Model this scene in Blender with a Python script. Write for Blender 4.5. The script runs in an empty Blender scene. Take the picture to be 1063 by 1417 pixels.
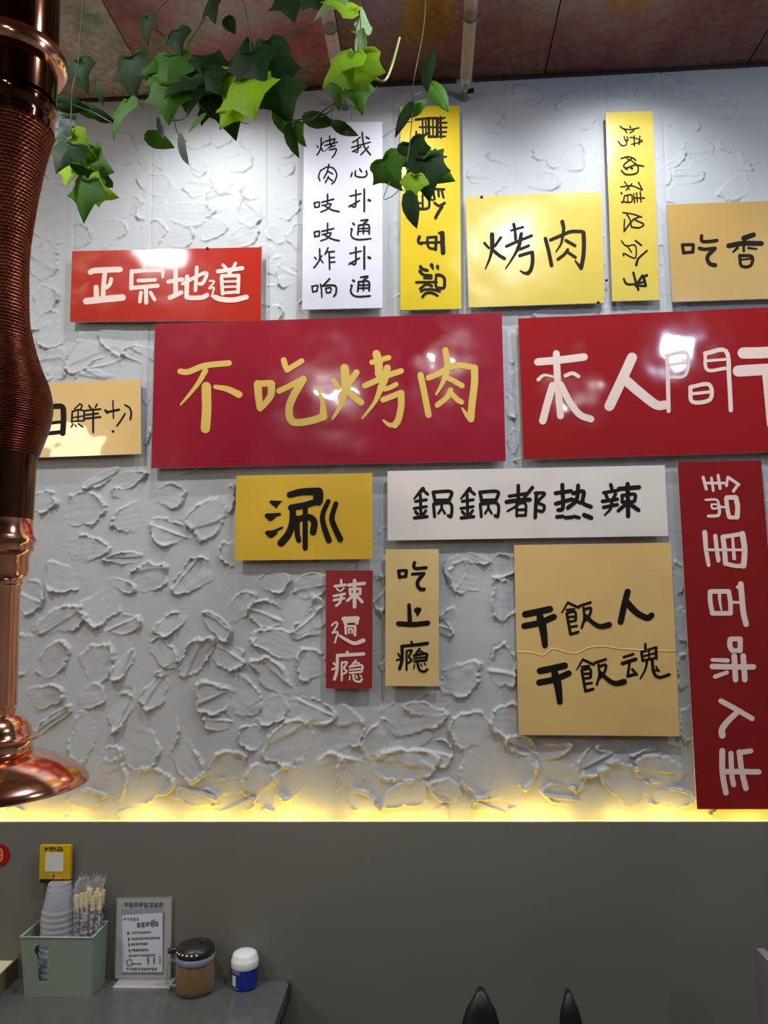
import bpy, bmesh, math, random
import numpy as np
from mathutils import Vector, Matrix
SC = bpy.context.scene
COL = SC.collection
# ------------------------------------------------------------------ camera
F = 1100.0; W, H = 1063.0, 1417.0
YAW, PITCH, ROLL = -0.05746542, 0.09961894, -0.01677775
D, EYE = 1.9, 1.6
_cy, _sy, _cp, _sp, _cr, _sr = math.cos(YAW), math.sin(YAW), math.cos(PITCH), math.sin(PITCH), math.cos(ROLL), math.sin(ROLL)
FW = Vector((_sy*_cp, _cy*_cp, _sp)); _r = Vector((_cy, -_sy, 0)); _u = _r.cross(FW)
RT = _cr*_r + _sr*_u; UP = -_sr*_r + _cr*_u
CAM = Vector((0, -D, EYE))
cd = bpy.data.cameras.new('camera'); cam = bpy.data.objects.new('camera', cd); COL.objects.link(cam)
M = Matrix((RT, UP, -FW)).transposed().to_4x4(); M.translation = CAM
cam.matrix_world = M
cd.sensor_fit = 'VERTICAL'; cd.sensor_height = 36.0; cd.lens = F*36.0/H
cd.clip_start = 0.02; cd.clip_end = 60
SC.camera = cam
# ------------------------------------------------------------------ world, exposure
SC.view_settings.view_transform = 'Standard'; SC.view_settings.look = 'None'
SC.view_settings.gamma = 1.0; SC.view_settings.use_curve_mapping = False
SC.view_settings.exposure = -0.22
wd = bpy.data.worlds.new('world'); SC.world = wd; wd.use_nodes = True
wd.node_tree.nodes['Background'].inputs[0].default_value = (0.6, 0.65, 0.72, 1)
wd.node_tree.nodes['Background'].inputs[1].default_value = 0.1
# ------------------------------------------------------------------ lamps of the room and added fill lights
def look(o, p): o.rotation_euler = (Vector(p) - o.location).to_track_quat('-Z', 'Y').to_euler()
def spot(name, loc, tgt, power, size, blend, rad, col):
    l = bpy.data.lights.new(name, 'SPOT'); o = bpy.data.objects.new(name, l); COL.objects.link(o)
    o.location = loc; look(o, tgt); l.energy = power; l.spot_size = math.radians(size); l.spot_blend = blend
    l.shadow_soft_size = rad; l.color = col; return o
def area(name, loc, tgt, power, sx, sy, col):
    l = bpy.data.lights.new(name, 'AREA'); o = bpy.data.objects.new(name, l); COL.objects.link(o)
    l.shape = 'RECTANGLE' if sx != sy else 'DISK'; l.size = sx; l.size_y = sy
    o.location = loc; look(o, tgt); l.energy = power; l.color = col; return o
# wall washers on the ceiling just out of the frame
for x, p in ((-0.50, 19), (-0.02, 14), (0.48, 17), (1.25, 10), (-1.45, 12)):
    spot('wall_washer_light', (x, -0.36, 2.84), (x, 0.0, 2.36), p, 104, 1.0, 0.022, (0.93, 0.97, 1.0))
# downlights further out in the room
for x, y, p in ((-0.95, -0.85, 15), (0.30, -0.85, 15), (1.5, -0.95, 14), (-0.6, -2.9, 9), (0.9, -3.2, 9), (0.1, -2.35, 7), (-2.1, -1.6, 10)):
    area('downlight', (x, y, 2.83), (x, y+0.1, 0), p*0.85, 0.10, 0.10, (0.95, 0.97, 1.0))
area('cool_fill_light', (0.9, -1.0, 2.45), (0.5, 0, 2.85), 3.5, 0.12, 0.12, (0.55, 0.72, 1.0))  # unseen bluish fill, added to cool the upper wall
area('warm_fill_light', (-1.9, -2.2, 2.3), (-0.8, 0, 1.6), 9, 0.25, 0.25, (1.0, 0.80, 0.55))  # unseen warm light, added for the copper to reflect
# ------------------------------------------------------------------ projection helpers
def ray(px, py): return FW + RT*((px-531.5)/F) - UP*((py-708.5)/F)
def hit(px, py, y=0.0):
    d = ray(px, py); return CAM + d*((D+y)/d.y)
def hz(px, py, z):
    d = ray(px, py); return CAM + d*((z-EYE)/d.z)
def pxs(px, py, y):            # metres per pixel on the vertical plane y there
    return (hit(px+1, py, y)-hit(px, py, y)).length
# ------------------------------------------------------------------ object helpers
def setp(o, label=None, cat=None, group=None, kind=None):
    if label: o['label'] = label
    if cat: o['category'] = cat
    if group: o['group'] = group
    if kind: o['kind'] = kind
    return o
def empty(name, loc, label=None, cat=None, group=None, kind=None, rot=None):
    o = bpy.data.objects.new(name, None); COL.objects.link(o); o.location = loc; o.empty_display_size = 0.02
    if rot: o.rotation_euler = rot
    return setp(o, label, cat, group, kind)
def link(name, me, parent=None, world=True):
    o = bpy.data.objects.new(name, me); COL.objects.link(o)
    if parent is not None:
        o.parent = parent
        if world:
            o.matrix_parent_inverse = pmat(parent).inverted()
    return o
def pmat(o):
    m = Matrix.LocRotScale(o.location, o.rotation_euler, o.scale)
    if o.parent: m = pmat(o.parent) @ o.matrix_parent_inverse @ m
    return m
def meshobj(name, verts, faces, mats, parent=None, smooth=False, midx=None, world=True):
    me = bpy.data.meshes.new(name); me.from_pydata([tuple(v) for v in verts], [], faces)
    for m in (mats if isinstance(mats, (list, tuple)) else [mats]): me.materials.append(m)
    if midx: me.polygons.foreach_set('material_index', midx)
    if smooth: me.polygons.foreach_set('use_smooth', [True]*len(me.polygons))
    me.update(); return link(name, me, parent, world)
def bmobj(name, bm, mats, parent=None, smooth=False, world=True, sharp=None):
    me = bpy.data.meshes.new(name); bm.to_mesh(me); bm.free()
    for m in (mats if isinstance(mats, (list, tuple)) else [mats]): me.materials.append(m)
    if smooth:
        me.polygons.foreach_set('use_smooth', [True]*len(me.polygons))
        if sharp: me.set_sharp_from_angle(angle=math.radians(sharp))
    return link(name, me, parent, world)
def box_bm(x0, x1, y0, y1, z0, z1, bev=0.0, bm=None, seg=2):
    b = bm or bmesh.new()
    r = bmesh.ops.create_cube(b, size=1.0, matrix=Matrix.Translation(((x0+x1)/2, (y0+y1)/2, (z0+z1)/2)) @ Matrix.Diagonal((x1-x0, y1-y0, z1-z0, 1)))
    if bev:
        es = list({e for v in r['verts'] for e in v.link_edges})
        bmesh.ops.bevel(b, geom=es, offset=bev, segments=seg, affect='EDGES', profile=0.7)
    return b
def box(name, x0, x1, y0, y1, z0, z1, mat, parent=None, bev=0.0, world=True):
    return bmobj(name, box_bm(x0, x1, y0, y1, z0, z1, bev), mat, parent, smooth=bev > 0, world=world, sharp=40)
def lathe_data(prof, n=48, c=(0, 0, 0), rfun=None, caps=True):
    vs, fs = [], []
    for j, (r, z) in enumerate(prof):
        for i in range(n):
            a = 2*math.pi*i/n; rr = r + (rfun(a, z, j) if rfun else 0)
            vs.append((c[0]+rr*math.cos(a), c[1]+rr*math.sin(a), c[2]+z))
    for j in range(len(prof)-1):
        for i in range(n):
            k = (i+1) % n; fs.append((j*n+i, j*n+k, (j+1)*n+k, (j+1)*n+i))
    if caps:
        fs.append(tuple(range(n))[::-1]); fs.append(tuple((len(prof)-1)*n+i for i in range(n)))
    return vs, fs
def lathe(name, prof, mat, parent=None, n=48, c=(0, 0, 0), rfun=None, caps=True, world=True, sharp=50):
    vs, fs = lathe_data(prof, n, c, rfun, caps)
    o = meshobj(name, vs, fs, mat, parent, True, world=world); o.data.set_sharp_from_angle(angle=math.radians(sharp)); return o
def smoothpath(pts, n=6):
    pts = [Vector(p) for p in pts]
    if len(pts) < 3: return pts
    P = [pts[0]*2-pts[1]] + pts + [pts[-1]*2-pts[-2]]; out = []
    for i in range(1, len(P)-2):
        a, b, c, d = P[i-1:i+3]
        for k in range(n):
            t = k/n; out.append(0.5*((2*b)+(-a+c)*t+(2*a-5*b+4*c-d)*t*t+(-a+3*b-3*c+d)*t**3))
    out.append(pts[-1]); return out
def tube_data(pts, rad, n=8, vs=None, fs=None, cap=True):
    vs = [] if vs is None else vs; fs = [] if fs is None else fs
    pts = [Vector(p) for p in pts]; base = len(vs); m = len(pts)
    R = rad if isinstance(rad, (list, tuple)) else [rad]*m
    t0 = (pts[1]-pts[0]).normalized(); ref = Vector((0, 0, 1)) if abs(t0.z) < 0.9 else Vector((1, 0, 0))
    nrm = t0.cross(ref).normalized()
    for i, p in enumerate(pts):
        t = (pts[min(i+1, m-1)]-pts[max(i-1, 0)]).normalized()
        nrm = (nrm - t*nrm.dot(t)).normalized(); b = t.cross(nrm)
        for k in range(n):
            a = 2*math.pi*k/n; vs.append(p+(nrm*math.cos(a)+b*math.sin(a))*R[i])
    for i in range(m-1):
        for k in range(n):
            l = (k+1) % n; fs.append((base+i*n+k, base+i*n+l, base+(i+1)*n+l, base+(i+1)*n+k))
    if cap:
        fs.append(tuple(base+k for k in range(n))[::-1]); fs.append(tuple(base+(m-1)*n+k for k in range(n)))
    return vs, fs
def tube(name, pts, rad, mat, parent=None, n=8, world=True, sharp=60):
    vs, fs = tube_data(pts, rad, n); o = meshobj(name, vs, fs, mat, parent, True, world=world)
    o.data.set_sharp_from_angle(angle=math.radians(sharp)); return o
# ------------------------------------------------------------------ materials
def lin(c):
    c = c/255.0; return c/12.92 if c <= 0.04045 else ((c+0.055)/1.055)**2.4
def rgb(r, g, b): return (lin(r), lin(g), lin(b), 1)
def mat(name, col, rough=0.5, metal=0.0, spec=0.5, coat=0.0, noise=None, bump=None, trans=0.0, ior=1.45, alpha=1.0, emis=None, estr=0.0, sss=0.0):
    """noise=(scale, other colour, amount)  bump=(scale, strength, distance[, second])"""
    m = bpy.data.materials.new(name); m.use_nodes = True; nt = m.node_tree; b = nt.nodes['Principled BSDF']
    b.inputs['Base Color'].default_value = col; b.inputs['Roughness'].default_value = rough
    b.inputs['Metallic'].default_value = metal; b.inputs['Specular IOR Level'].default_value = spec
    b.inputs['Coat Weight'].default_value = coat; b.inputs['Coat Roughness'].default_value = 0.04
    b.inputs['Transmission Weight'].default_value = trans; b.inputs['IOR'].default_value = ior; b.inputs['Alpha'].default_value = alpha
    if emis: b.inputs['Emission Color'].default_value = emis; b.inputs['Emission Strength'].default_value = estr
    tc = nt.nodes.new('ShaderNodeTexCoord')
    if noise:
        n = nt.nodes.new('ShaderNodeTexNoise'); n.inputs['Scale'].default_value = noise[0]; n.inputs['Detail'].default_value = 6
        nt.links.new(tc.outputs['Object'], n.inputs['Vector'])
        rp = nt.nodes.new('ShaderNodeValToRGB'); rp.color_ramp.elements[0].position = 0.5-noise[2]/2; rp.color_ramp.elements[1].position = 0.5+noise[2]/2
        rp.color_ramp.elements[0].color = col; rp.color_ramp.elements[1].color = noise[1]
        nt.links.new(n.outputs['Fac'], rp.inputs['Fac']); nt.links.new(rp.outputs['Color'], b.inputs['Base Color'])
    if bump:
        prev = None
        for q in range(0, len(bump), 3):
            n = nt.nodes.new('ShaderNodeTexNoise'); n.inputs['Scale'].default_value = bump[q]; n.inputs['Detail'].default_value = 2 if q == 0 else 5
            nt.links.new(tc.outputs['Object'], n.inputs['Vector'])
            bp = nt.nodes.new('ShaderNodeBump'); bp.inputs['Strength'].default_value = bump[q+1]; bp.inputs['Distance'].default_value = bump[q+2]
            nt.links.new(n.outputs['Fac'], bp.inputs['Height'])
            if prev: nt.links.new(prev.outputs['Normal'], bp.inputs['Normal'])
            prev = bp
        nt.links.new(prev.outputs['Normal'], b.inputs['Normal'])
        if coat: nt.links.new(prev.outputs['Normal'], b.inputs['Coat Normal'])
    return m
BR = (6, 0.5, 0.02)       # sagging of the glossy film
def film(name, c, rough=0.16): return mat(name, rgb(*c), rough, 0, 0.5, 0.35, bump=(5.0, 0.35, 0.02))
m_red1 = film('film_orange_red', (164, 40, 28)); m_big = film('film_crimson', (138, 28, 44)); m_red2 = film('film_red', (142, 30, 34), 0.1)
m_red3 = film('film_dark_red', (128, 26, 28), 0.2); m_redl = film('film_brick_red', (132, 36, 36), 0.35)
m_yel = film('film_yellow', (204, 176, 38), 0.2); m_yel2 = film('film_soft_yellow', (196, 172, 72), 0.25); m_yel3 = film('film_golden', (204, 164, 50), 0.3)
m_tan = film('film_tan', (176, 142, 78), 0.3); m_tan2 = film('film_sand', (206, 172, 108), 0.3); m_tan3 = film('film_cream', (208, 178, 118), 0.4)
m_white = film('film_white', (208, 200, 190), 0.25); m_white2 = film('film_lilac_white', (196, 194, 204), 0.4)
m_edge = mat('board_edge', rgb(205, 190, 185), 0.5); m_steel = mat('brushed_steel', rgb(150, 150, 150), 0.3, 1.0)
m_black = mat('ink_black', rgb(24, 18, 14), 0.6, 0, 0.15); m_gold = mat('ink_gold', rgb(200, 168, 84), 0.5, 0, 0.2); m_pink = mat('ink_pale', rgb(216, 192, 180), 0.5, 0, 0.2)
m_screw = mat('screw_dark', rgb(25, 22, 20), 0.5, 0.5)
m_copper = mat('polished_copper', rgb(238, 178, 150), 0.13, 1.0, bump=(9, 0.15, 0.01))
m_hose = mat('copper_hose', rgb(138, 74, 50), 0.32, 0.9, noise=(60, rgb(88, 44, 30), 0.5))
m_darkcop = mat('dark_copper_lacquer', rgb(92, 60, 46), 0.10, 1.0)
m_table = mat('table_dark_laminate', rgb(92, 93, 90), 0.16, 0, 0.5, noise=(30, rgb(84, 85, 82), 0.4))
m_box = mat('sage_plastic', rgb(128, 144, 127), 0.45, sss=0)
m_plastwhite = mat('white_plastic', rgb(226, 228, 230), 0.35); m_blue = mat('blue_plastic', rgb(18, 48, 150), 0.25, coat=0.3)
m_sauce = mat('brown_sauce', rgb(130, 84, 32), 0.45, noise=(40, rgb(104, 64, 24), 0.5))
m_glass = mat('clear_glass', (1, 1, 1, 1), 0.02, 0, 0.5, trans=1.0, ior=1.45)
m_acryl = mat('acrylic', (0.98, 0.98, 0.96, 1), 0.03, 0, 0.5, trans=1.0, ior=1.3)
m_lidblack = mat('lid_black', rgb(38, 34, 30), 0.35, bump=(60, 0.4, 0.003)); m_collar = mat('lid_collar', rgb(140, 152, 170), 0.35)
m_chair = mat('chair_black', rgb(22, 22, 22), 0.4); m_chairp = mat('chair_lilac_grey', rgb(120, 116, 126), 0.5)
m_dark = mat('dark_trim', rgb(58, 46, 36), 0.35, 0.3)
m_paper = mat('paper_white', rgb(214, 222, 232), 0.5); m_frame = mat('card_grey', rgb(166, 166, 152), 0.4); m_ink = mat('print_ink', rgb(44, 46, 52), 0.6)
m_bluegrey = mat('print_bluegrey', rgb(120, 130, 170), 0.6); m_pinkink = mat('print_mauve', rgb(150, 90, 100), 0.6)
m_plaq = mat('plaque_yellow', rgb(200, 160, 10), 0.3, coat=0.3); m_qrw = mat('plaque_white', rgb(205, 205, 195), 0.5)
m_redsticker = mat('sticker_red', rgb(150, 18, 22), 0.4); m_orange = mat('sticker_orange', rgb(230, 130, 80), 0.4)
m_cream = mat('cream_paper', rgb(214, 204, 168), 0.7); m_tray = mat('tray_card', rgb(120, 112, 84), 0.6)
m_stickwood = mat('bamboo_end', rgb(224, 208, 156), 0.6); m_bag = None
def m_wrapper():
    m = mat('patterned_wrapper', rgb(190, 184, 190), 0.4, noise=(160, rgb(44, 36, 56), 0.12)); return m
m_wrap = m_wrapper()
def clearfilm(name, col, op, rough=0.1, bump=None):
    m = mat(name, col, rough, 0, 0.6, bump=bump); nt = m.node_tree; b = nt.nodes['Principled BSDF']; out = nt.nodes['Material Output']
    t = nt.nodes.new('ShaderNodeBsdfTransparent'); mx = nt.nodes.new('ShaderNodeMixShader'); lw = nt.nodes.new('ShaderNodeLayerWeight'); lw.inputs[0].default_value = 0.25; mr = nt.nodes.new('ShaderNodeMapRange'); mr.inputs['To Min'].default_value = op; mr.inputs['To Max'].default_value = min(1, op+0.6)
    nt.links.new(lw.outputs['Facing'], mr.inputs['Value']); nt.links.new(mr.outputs[0], mx.inputs[0])
    nt.links.new(t.outputs[0], mx.inputs[1]); nt.links.new(b.outputs[0], mx.inputs[2]); nt.links.new(mx.outputs[0], out.inputs['Surface']); return m
m_cup = clearfilm('cloudy_cup_plastic', rgb(205, 205, 212), 0.22, 0.15)
m_bag = clearfilm('crinkled_clear_film', rgb(225, 225, 228), 0.12, 0.08, bump=(70, 1.0, 0.01))
def leafmat(name, c, c2):
    m = mat(name, rgb(*c), 0.6, 0, 0.2, noise=(45, rgb(*c2), 0.4)); nt = m.node_tree; b = nt.nodes['Principled BSDF']; out = nt.nodes['Material Output']
    t = nt.nodes.new('ShaderNodeBsdfTranslucent'); t.inputs[0].default_value = rgb(c[0]+20, c[1]+30, c[2]); mx = nt.nodes.new('ShaderNodeMixShader'); mx.inputs[0].default_value = 0.3
    nt.links.new(b.outputs[0], mx.inputs[1]); nt.links.new(t.outputs[0], mx.inputs[2]); nt.links.new(mx.outputs[0], out.inputs['Surface']); return m
LEAFM = [leafmat('ivy_dark', (30, 56, 22), (20, 42, 20)), leafmat('ivy_mid', (62, 104, 24), (42, 84, 22)), leafmat('ivy_bright', (136, 172, 28), (104, 150, 28)),
         leafmat('ivy_pale', (150, 180, 140), (110, 150, 100)), leafmat('ivy_grey', (86, 96, 92), (60, 72, 62))]
m_stem = mat('vine_stem', rgb(66, 78, 40), 0.6); m_tendril = mat('tendril_pale', rgb(150, 164, 96), 0.6); m_stemg = mat('vine_stem_grey', rgb(100, 108, 96), 0.6)
# plaster
m_plaster = mat('plaster_white', rgb(176, 177, 178), 0.62, 0, 0.35, noise=(1.6, rgb(168, 170, 172), 0.5), bump=(26, 0.25, 0.004, 240, 0.15, 0.0012))
# wainscot: dark satin laminate
m_wains = mat('wainscot_grey', rgb(108, 107, 98), 0.42, 0, 0.35, noise=(2.5, rgb(99, 99, 92), 0.5), bump=(3, 0.1, 0.01))
m_room = mat('room_wall_paint', rgb(165, 155, 145), 0.8); m_floor = mat('floor_tile', rgb(96, 92, 88), 0.35, noise=(6, rgb(62, 58, 54), 0.4))
# glossy mottled ceiling panels, room reflections painted into their colour
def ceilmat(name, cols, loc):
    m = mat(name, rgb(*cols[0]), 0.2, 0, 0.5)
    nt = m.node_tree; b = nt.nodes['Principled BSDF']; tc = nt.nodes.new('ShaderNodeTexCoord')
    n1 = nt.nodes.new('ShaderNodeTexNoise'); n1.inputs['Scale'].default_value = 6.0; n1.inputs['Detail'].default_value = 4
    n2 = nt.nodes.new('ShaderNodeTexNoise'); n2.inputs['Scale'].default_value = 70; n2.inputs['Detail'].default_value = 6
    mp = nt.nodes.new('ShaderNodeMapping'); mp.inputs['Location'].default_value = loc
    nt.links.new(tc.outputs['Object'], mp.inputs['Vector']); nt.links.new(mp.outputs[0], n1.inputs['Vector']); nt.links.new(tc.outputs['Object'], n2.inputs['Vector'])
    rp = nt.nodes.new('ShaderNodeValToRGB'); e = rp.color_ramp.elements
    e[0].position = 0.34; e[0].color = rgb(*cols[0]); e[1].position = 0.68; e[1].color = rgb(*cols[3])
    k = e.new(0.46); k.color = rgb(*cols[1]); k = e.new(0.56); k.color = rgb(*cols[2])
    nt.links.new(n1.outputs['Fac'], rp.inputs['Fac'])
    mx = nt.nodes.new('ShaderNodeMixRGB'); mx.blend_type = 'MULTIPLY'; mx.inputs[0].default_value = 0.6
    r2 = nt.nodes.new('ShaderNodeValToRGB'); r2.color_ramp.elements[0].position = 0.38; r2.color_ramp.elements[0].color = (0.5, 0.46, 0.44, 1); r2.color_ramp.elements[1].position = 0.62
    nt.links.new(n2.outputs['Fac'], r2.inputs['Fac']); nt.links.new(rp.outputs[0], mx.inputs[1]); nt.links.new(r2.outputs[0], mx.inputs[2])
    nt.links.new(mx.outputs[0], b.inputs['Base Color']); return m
m_ceils = [ceilmat('ceiling_beige_reflect', ((122, 128, 100), (176, 160, 138), (190, 172, 152), (160, 140, 120)), (0.3, 0.1, 0)),
           ceilmat('ceiling_red_reflect', ((126, 116, 74), (140, 104, 76), (150, 76, 62), (112, 74, 56)), (3.1, 0.4, 0)),
           ceilmat('ceiling_brown_reflect', ((116, 84, 62), (112, 68, 54), (108, 54, 48), (110, 78, 62)), (7.7, 1.4, 0))]

# ================================================================== SETTING
CZ = hit(531, 118).z                       # ceiling height
WP = 0.05                                  # wainscot stands this far in front of the plaster
LZ = hit(531, 1138, -WP).z                 # top of the wainscot
TZ = hit(400, 1357, -WP).z                 # table top height
XL, XR, YB = -2.6, 2.6, -4.6
floor = setp(box('floor', XL-.1, XR+.1, YB-.1, 0.15, -0.1, 0.0, m_floor), kind='structure')
setp(box('wall_back', XL-.1, XR+.1, YB-.1, YB, 0, CZ, m_room), kind='structure')
setp(box('wall_left', XL-.1, XL, YB, 0.15, 0, CZ, m_room), kind='structure')
setp(box('wall_right', XR, XR+.1, YB, 0.15, 0, CZ, m_room), kind='structure')
ceil = setp(box('ceiling', XL-.1, XR+.1, YB-.1, 0.15, CZ+0.012, CZ+0.12, m_dark), kind='structure')
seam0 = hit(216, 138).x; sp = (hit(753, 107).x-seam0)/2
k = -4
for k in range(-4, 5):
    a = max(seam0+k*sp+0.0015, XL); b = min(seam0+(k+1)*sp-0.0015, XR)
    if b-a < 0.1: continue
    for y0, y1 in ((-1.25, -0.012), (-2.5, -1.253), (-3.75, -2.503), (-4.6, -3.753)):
        box('ceiling_panel', a, b, y0, y1, CZ, CZ+0.0115, m_ceils[0 if k < 0 else 1 if k == 0 else 2], ceil, bev=0.001)  # beige on the left panels imitates a reflection
# dark metal trim where panels meet the wall, with a short gap
gx0, gx1 = hit(632, 120).x, hit(656, 118).x
for n_, (a, b) in enumerate(((XL, gx0), (gx1, XR))):
    setp(box('trim_%d' % (n_+1), a, b, -0.0115, -0.002, CZ-0.006, CZ+0.011, m_dark), kind='structure')

# ------------------------------------------------------------------ plastered wall as a real height field
rng = np.random.RandomState(7)
DABS = '''60,695,35,28,-20 140,662,48,15,-35 180,663,45,20,-15 164,681,18,14,20 116,705,54,44,-20 237,686,38,30,20 178,717,38,40,0 232,737,48,34,-10 288,717,58,42,-30
315,690,20,36,0 122,759,62,34,-5 170,773,48,14,-15 89,801,46,38,-10 207,799,50,42,-30 170,811,36,14,20 265,799,58,36,-30 42,826,36,42,0 137,841,52,38,-40 173,863,40,26,-20
237,862,46,22,-50 300,865,46,22,45 333,838,48,30,-25 316,767,22,30,0 86,859,60,30,-20 30,907,26,52,0 74,913,52,32,-60 137,916,48,44,-50 172,921,44,16,-60 228,904,46,28,45
231,927,32,12,-10 273,907,56,32,-60 315,910,42,32,30 65,964,44,28,-20 128,964,36,32,0 216,958,44,28,-70 167,985,52,24,-70 74,996,56,14,-45 113,1024,58,36,-60 152,1050,32,30,0
152,1076,44,48,0 200,1040,42,50,20 210,1085,58,42,0 297,967,42,38,0 300,1000,32,22,-20 243,1018,8,34,10 261,1055,52,32,40 315,1060,40,48,50 273,1103,62,24,20
380,805,36,30,30 434,811,42,36,10 368,850,44,34,20 443,848,24,38,0 425,866,44,30,-20 389,890,84,36,30 430,920,40,42,0 377,935,62,34,30 341,966,42,44,10 377,984,38,44,40
428,984,72,36,15 398,1029,62,58,0 347,1020,34,32,0 485,1008,38,46,0 525,1023,38,52,45 570,993,78,44,-5 561,1059,88,42,0 461,1065,38,44,-30 485,1068,42,38,20 401,1080,42,42,0
359,1086,42,52,0 606,1041,40,36,20 525,821,16,44,0 630,788,30,40,0 619,860,22,40,30 651,769,56,18,15 644,798,46,42,10 698,784,30,30,0 698,831,32,54,0 612,870,26,20,0 637,940,48,48,20
698,923,32,54,0 651,1008,54,46,0 702,998,38,44,0 618,1092,40,30,0 725,1065,36,52,20 763,1038,48,20,0 824,1052,58,36,-30 864,1082,62,46,30 912,1065,62,40,20 908,1038,62,12,-8 658,1072,42,62,-20
793,1082,30,46,0 938,800,18,42,0 942,865,18,44,0 945,930,18,44,0 952,1000,22,44,0 775,1100,50,24,0 332,225,30,24,20 274,232,24,18,30 307,248,36,24,-50 350,191,34,22,0 307,187,30,24,30
274,191,38,22,20 207,216,44,20,40 214,255,46,22,25 210,291,42,26,-10 174,287,42,24,0 260,296,58,26,20 303,278,32,22,0 296,316,34,24,10 346,296,34,26,30 339,327,38,24,0 271,259,32,22,0
210,325,40,28,-40 153,319,46,26,-30 250,328,36,24,0 110,327,32,26,0 78,325,28,26,0 65,277,30,24,20 131,162,44,32,0 167,205,46,32,0 350,262,28,22,0 400,287,34,24,0 382,325,26,22,0 394,205,26,20,0
396,234,22,14,0 113,494,48,32,-40 161,470,52,32,0 144,507,46,28,0 193,490,42,18,20 72,464,42,32,-30 81,510,24,28,0 125,524,40,18,0 63,360,34,40,0 64,415,34,32,0 60,445,40,16,-20 70,504,30,34,20 62,320,28,30,0
699,209,44,26,0 678,169,40,22,20 803,169,38,20,0 762,211,48,28,0 715,165,36,22,0 753,250,46,22,-5 662,240,32,26,0 795,219,28,28,0 882,123,36,20,10 949,173,38,12,20 966,207,40,28,20 953,244,44,16,0
1012,198,30,22,0 1016,227,48,16,10 1016,261,44,22,-20 925,160,30,22,0 920,119,34,22,30 787,144,30,18,-45 912,244,30,20,0 1000,150,40,26,0 1040,215,30,22,0 930,220,34,18,0 860,130,40,24,0 730,135,44,22,10
540,470,10,10,0 375,440,36,18,-30 375,410,30,24,0 545,330,12,40,0 545,210,12,30,0 397,380,26,30,0 380,370,24,20,0 707,480,14,40,0 708,560,14,36,0 712,610,12,30,0 204,540,12,34,0 202,600,12,30,0
660,430,40,14,0 880,424,36,12,0 760,432,44,12,0 930,270,30,16,-10 640,655,30,12,0 245,650,50,14,0 590,975,60,30,0 720,1030,40,24,20 845,1032,40,16,0 560,1100,60,30,0 500,1110,50,26,10 680,1115,50,24,0 330,1110,50,26,0 120,1105,50,22,0 930,1105,60,26,0'''
gx = np.arange(-1.20, 1.15, 0.0023); gz = np.arange(LZ-0.06, CZ+0.02, 0.0023)
nx, nz = len(gx), len(gz); X, Z = np.meshgrid(gx, gz); HF = np.zeros_like(X)
def vnoise(shape, step, seed):
    r = np.random.RandomState(seed); h = int(shape[0]/step)+3; w = int(shape[1]/step)+3; g = r.rand(h, w)
    yy = np.arange(shape[0])/step; xx = np.arange(shape[1])/step; y0 = yy.astype(int); x0 = xx.astype(int)
    fy = (yy-y0)[:, None]; fx = (xx-x0)[None]; fy = fy*fy*(3-2*fy); fx = fx*fx*(3-2*fx)
    a = g[np.ix_(y0, x0)]; b = g[np.ix_(y0, x0+1)]; c = g[np.ix_(y0+1, x0)]; d = g[np.ix_(y0+1, x0+1)]
    return (a*(1-fx)+b*fx)*(1-fy)+(c*(1-fx)+d*fx)*fy-0.5
N_hi = vnoise(X.shape, 3.0, 1); N_mid = vnoise(X.shape, 9, 2); N_lo = vnoise(X.shape, 60, 3); N_m2 = vnoise(X.shape, 22, 4)
HF += N_lo*0.0022 + N_m2*0.0010
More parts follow.
